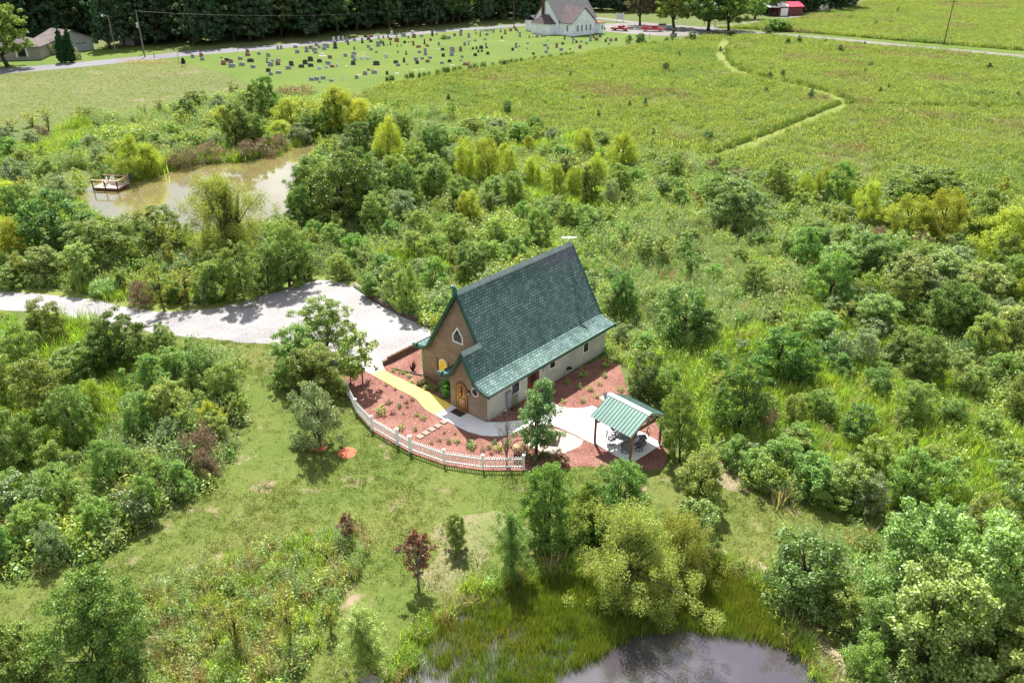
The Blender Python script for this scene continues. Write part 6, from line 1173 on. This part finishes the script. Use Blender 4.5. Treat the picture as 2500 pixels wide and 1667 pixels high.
# small house behind the lot, red shed with carport
p = G(*zS6(2030, 282)); o = empty("small_house", (p[0], p[1], 0), .1); tag(o, "small pale house half hidden behind trees beyond the lane", "house"); gable("wall", plain("pale_siding", (.45, .45, .46), .7), o, -4, 4, 0, 7, 2.6, 4.4, 'x'); gable_roof("roof", roofg, o, -4, 4, 0, 7, 2.6, 4.4, 'x', .3)
p = G(*zR(600, 150)); sh = empty("red_shed", (p[0], p[1], 0), .25); tag(sh, "dark red shed with bright red roof and white door", "shed"); gable("wall", plain("dark_red_siding", (.16, .045, .05), .7), sh, 0, 10, 0, 6, 3.2, 4.6, 'x'); gable_roof("roof", plain("bright_red_metal", (.55, .06, .11), .4, .1, 1), sh, 4.2, 10, 0, 6, 3.2, 4.6, 'x', .3); gable_roof("grey_roof", plain("pale_metal", (.6, .58, .57), .5), sh, -.2, 3.9, 0, 6, 3.2, 4.6, 'x', 0.05); MB().box((2.2, -.04, 1.4), (3.0, .06, 2.7)).build("shed_door", white, sh)
p = G(*zR(520, 150)); cp = empty("carport", (p[0], p[1], 0), .25); tag(cp, "open carport with pale metal roof left of the red shed", "carport")
MB().prism([(-1.2, -.8, 3.1), (8.2, -.8, 2.8), (8.2, 6, 3.9), (-1.2, 6, 4.2)], (0, 0, .12)).build("roof", plain("pale_carport_roof", (.66, .63, .61), .45, .06), cp)
for x in (-.8, 7.2):
    for y, h in ((-.5, 3.0), (5.7, 3.9)): MB().bar((x, y, 0), (x, y, h), .15).build("post", timber, cp)
p = G(*zR(535, 150)); o = empty("garden_tractor", (p[0] + 1, p[1] + 1, 0)); tag(o, "dark small machine parked under the open carport", "tractor"); MB().box((0, 0, .7), (2.2, 1.1, .7)).box((.5, 0, 1.2), (.7, .8, .5)).build("body", plain("dark_machine", (.07, .045, .04), .6), o, bevel=.06)
for sx in (-.8, .8):
    for sy in (-.55, .55): MB().tube([(sx, sy - .1, .4), (sx, sy + .1, .4)], .4, 12).build("wheel", black, o)
p = G(*zR(170, 125)); V_, F_ = leafy(160, 500, 3.2, 2.0, .8, .2); o = link("rusty_pile", fast_mesh("rusty_pile", V_, F_, leafmat("rusty_brush", (.18, .09, .07), .1))); o.location = (p[0], p[1], 0); tag(o, "rusty brown pile beyond the lane by far trees", "pile")

# ------------------------------------------------------------------ vehicles
tyre = plain("tyre_rubber", (.018, .018, .02), .8); rimm = plain("wheel_rim", (.42, .43, .45), .35, .1, 3, .5, .6)
def wheel(o, x, y, r_=.40, wd=.26):
    wz = empty("wheel", (x, y, r_)); wz.parent = o; MB().tube([(0, -wd / 2, 0), (0, wd / 2, 0)], r_, 18).build("tyre", tyre, wz); MB().tube([(0, -wd / 2 - .012, 0), (0, wd / 2 + .012, 0)], r_ * .58, 12).build("rim", rimm, wz)
def pickup(loc, rz, col, lab, name="pickup_truck", Lb=5.7, utility=False, crew=False):
    o = empty(name, loc, rz); tag(o, lab, "truck"); m_ = plain(name + "_paint", col, .3, .08, 2, .5, 0, 0, 1, .6); hl = Lb / 2; cx = .35 if not crew else .1; cl = 1.55 if not crew else 2.3
    b = MB(); side = [(-hl, .45), (hl - .1, .45), (hl, .62), (hl - .02, .95), (hl - .35, 1.08), (cx + cl * .5 + .45, 1.12), (-hl, 1.12)]
    b.prism([(x, -.92, z) for x, z in side], (0, 1.84, 0)); b.build("body", m_, o, bevel=.06)
    b = MB(); cab = [(cx - cl / 2, 1.10), (cx + cl / 2 + .5, 1.10), (cx + cl / 2, 1.74), (cx - cl / 2 + .1, 1.76)]; b.prism([(x, -.82, z) for x, z in cab], (0, 1.64, 0)); b.build("cab", m_, o, bevel=.05)
    b = MB(); 
    for s in (-1, 1): b.prism([(cx - cl / 2 + .18, s * .83, 1.2), (cx + cl / 2 + .25, s * .83, 1.2), (cx + cl / 2 - .03, s * .83, 1.64), (cx - cl / 2 + .22, s * .83, 1.66)], (0, s * .012, 0))
    b.build("side_glass", glass, o)
    MB().prism([(cx + cl / 2 + .47, -.72, 1.16), (cx + cl / 2 + .47, .72, 1.16), (cx + cl / 2 + .04, .68, 1.70), (cx + cl / 2 + .04, -.68, 1.70)], (.03, 0, .02)).build("windscreen", glass, o)
    MB().box((-hl + (cx - cl / 2 + hl) / 2 - .02, 0, 1.115), (cx - cl / 2 + hl - .2, 1.5, .03)).build("truck_bed", black, o)
    if utility:
        for s in (-1, 1): MB().box((-hl + .95, s * .82, 1.28), (1.8, .3, .36)).build("tool_box", m_, o, bevel=.02)
    MB().box((hl + .02, 0, .58), (.14, 1.8, .18)).build("bumper", rimm, o)
    for s in (-1, 1): MB().box((hl + .005, s * .68, .84), (.06, .3, .18)).build("headlight", plain("headlight_glass", (.7, .7, .7), .15), o)
    for x in (-hl + 1.05, hl - 1.0):
        for s in (-1, 1): wheel(o, x, s * .84)
    return o
def at6(x, y): p = G(*zS6(x, y)); return (p[0], p[1], .018)
pickup(at6(505, 525), R(-28), (.42, .022, .03), "red pickup truck parked left of the flat trailer"); pickup(at6(1060, 535), R(-14), (.50, .016, .045), "longer bright red utility pickup with tool boxes", "utility_truck", 6.6, True)
pickup(at6(1235, 497), R(170), (.30, .31, .32), "grey pickup truck parked in tree shade behind the red utility truck", "pickup_truck", 6., crew=True)
t_ = empty("flat_trailer", at6(755, 498), R(-8)); tag(t_, "black flat trailer between the two red trucks", "trailer"); MB().box((0, 0, .62), (5.4, 2.0, .14)).build("trailer_deck", plain("dark_deck", (.05, .035, .035), .8), t_)
b = MB(); b.bar((2.7, .6, .58), (4.2, 0, .5), .12); b.bar((2.7, -.6, .58), (4.2, 0, .5), .12); b.build("tow_bar", black, t_)
for x in (-1.7, -.85):
    for s in (-1, 1): wheel(t_, x, s * .95, .36, .2)
r_ = empty("red_tractor", at6(195, 500), R(-75)); tag(r_, "red compact tractor with roll frame beside the church's end", "tractor"); rm = plain("tractor_red", (.48, .03, .03), .4)
MB().prism([(.2, -.4, .6), (1.7, -.38, .6), (1.75, -.36, 1.15), (1.4, -.38, 1.3), (.2, -.4, 1.35)], (0, .78, 0)).build("hood", rm, r_, bevel=.05); MB().box((-.4, 0, .75), (1.2, 1.5, .5)).build("body", rm, r_, bevel=.08)
b = MB(); b.tube([(-.8, -.6, .9), (-.85, -.6, 2.4), (-.85, .6, 2.4), (-.8, .6, .9)], .05, 6); b.build("roll_frame", black, r_); MB().box((-.45, 0, 1.2), (.5, .5, .5)).build("seat", black, r_)
for s in (-1, 1): wheel(r_, -.6, s * .85, .62, .36); wheel(r_, 1.3, s * .65, .38, .24)
# white car by the shed
p = G(*zR(732, 128)); pickup((p[0], p[1], 0), .3, (.66, .68, .70), "white vehicle parked right of the red shed", "parked_car", 4.8, crew=True)
# church sign, poles, rail fence
sp = at6(507, 372); sg = empty("church_sign", sp, R(5)); tag(sg, "white sign board on two posts beside the lane", "sign")
for s in (-1.25, 1.25): MB().bar((s, 0, 0), (s, 0, 2.9), .2).build("post", white, sg)
MB().box((0, 0, 1.75), (2.3, .1, 1.9)).build("sign_board", plain("pale_blue_white_board", (.60, .66, .70), .5, .06), sg)
def pole(q, h, lab, extra=None, m_=palebark):
    p = G(*q); o = empty("utility_pole", (p[0], p[1], 0)); tag(o, lab, "utility pole"); MB().tube([(0, 0, -.2), (0, 0, h)], [.17, .11], 8).build("pole", m_, o)
    if extra == 'arm': MB().box((0, 0, h - .5), (2.2, .12, .14)).build("crossarm", m_, o)
    if extra == 'lamp': MB().tube([(0, 0, h - .3), (-1.1, 0, h + .15), (-1.5, 0, h + .1)], .05, 6).build("lamp_arm", rimm, o); MB().lathe([(.05, .3), (.22, .05), (.25, -.25), (.08, -.35)], (-1.55, 0, h), 10).build("lamp_head", white, o)
    if extra == 'can': MB().tube([(-.38, 0, h - 4.2), (-.38, 0, h - 3.1)], .3, 10).build("transformer", plain("grey_transformer", (.42, .44, .46), .5), o)
    return np.array((p[0], p[1], h))
pA = pole(zL(1330, 415), 9.2, "pale pole with a yard lamp beside the garage", 'lamp'); pB = pole(zL(1667, 468), 11.3, "tall pale utility pole with a transformer by the road", 'can'); pole(zL(1652, 430), 9.0, "shorter pole directly behind the transformer pole", None, timber)
pCh = pole(zS5(40, 600), 9.5, "dark utility pole left of the white church", 'lamp', timber); pole(zS6(2004, 445), 8.6, "pale pole by the rail fence near the lane", None); pole(zoom(1800, 0, 3.36)(1692, 372), 12.0, "leaning dark utility pole alone beside the right-hand lane", 'arm', timber)
def wire(a, c, sag, lab):
    b = MB(); b.tube([np.array(a) * (1 - t) + np.array(c) * t - np.array((0, 0, 4 * sag * t * (1 - t))) for t in np.linspace(0, 1, 13)], .018, 4); o = b.build("power_line", black); tag(o, lab, "cable")
wire(pA - (0, 0, .3), pB - (0, 0, .5), .4, "thin cable between the lamp pole and the transformer pole"); wire(pB - (0, 0, .3), pCh - (0, 0, .4), 3., "long thin cable before the wood towards the church pole")
p = np.array(at6(2110, 440)); rf = empty("rail_fence", p, R(-12)); tag(rf, "short brown rail fence beside the far lane", "fence")
for x in (-3.6, 0, 3.6): MB().bar((x, 0, 0), (x, 0, 1.6), .2).build("post", timber, rf)
for z in (.8, 1.35): MB().bar((-3.6, 0, z), (3.6, 0, z), .1).build("rail", timber, rf)

# ------------------------------------------------------------------ labels: each says which one; look-alikes are told apart by order in view
def finish_labels():
    by = {}
    for it in ITEMS: by.setdefault(it[1], []).append(it)
    for stem, its in by.items():
        n = len(its)
        rows = [its]
        if n > 8:                           # split into bands by distance first
            its = sorted(its, key=lambda t: -t[5]); k = 3 if n > 16 else 2; rows = [its[i * n // k:(i + 1) * n // k] for i in range(k)]
        rn = {1: [""], 2: [" in the nearer half", " in the farther half"], 3: [" in the nearest third", " in the middle third", " in the farthest third"]}[len(rows)]
        for row, r_n in zip(rows, rn):
            row = sorted(row, key=lambda t: t[4]); m = len(row)
            for i, (o, s, cat, group, x, y) in enumerate(row):
                pos = "" if n == 1 else (", the only one" if m == 1 else ", leftmost" if i == 0 else ", rightmost" if i == m - 1 else f", {ORD[i]} from left")
                lab = s + (r_n if n > 8 else "") + pos
                w_ = lab.split()
                if len(w_) > 16:
                    short = s.replace("tall dark broadleaf tree", "dark tree").replace("with gently arched top ", "").replace("dark front row of the ", "").replace("upright rectangular", "upright").replace(" the house's", " the").replace("cedar bush ", "bush ").replace("dark upright leafy clump plant", "dark clump plant").replace("on the bank around", "by").replace("overgrown ", "").replace("weedy ", "").replace("dark wooden fence post", "dark fence post")
                    lab = short + (r_n.replace(" in the ", ", ") if n > 8 else "") + pos
                tag(o, lab, cat, group)
finish_labels()
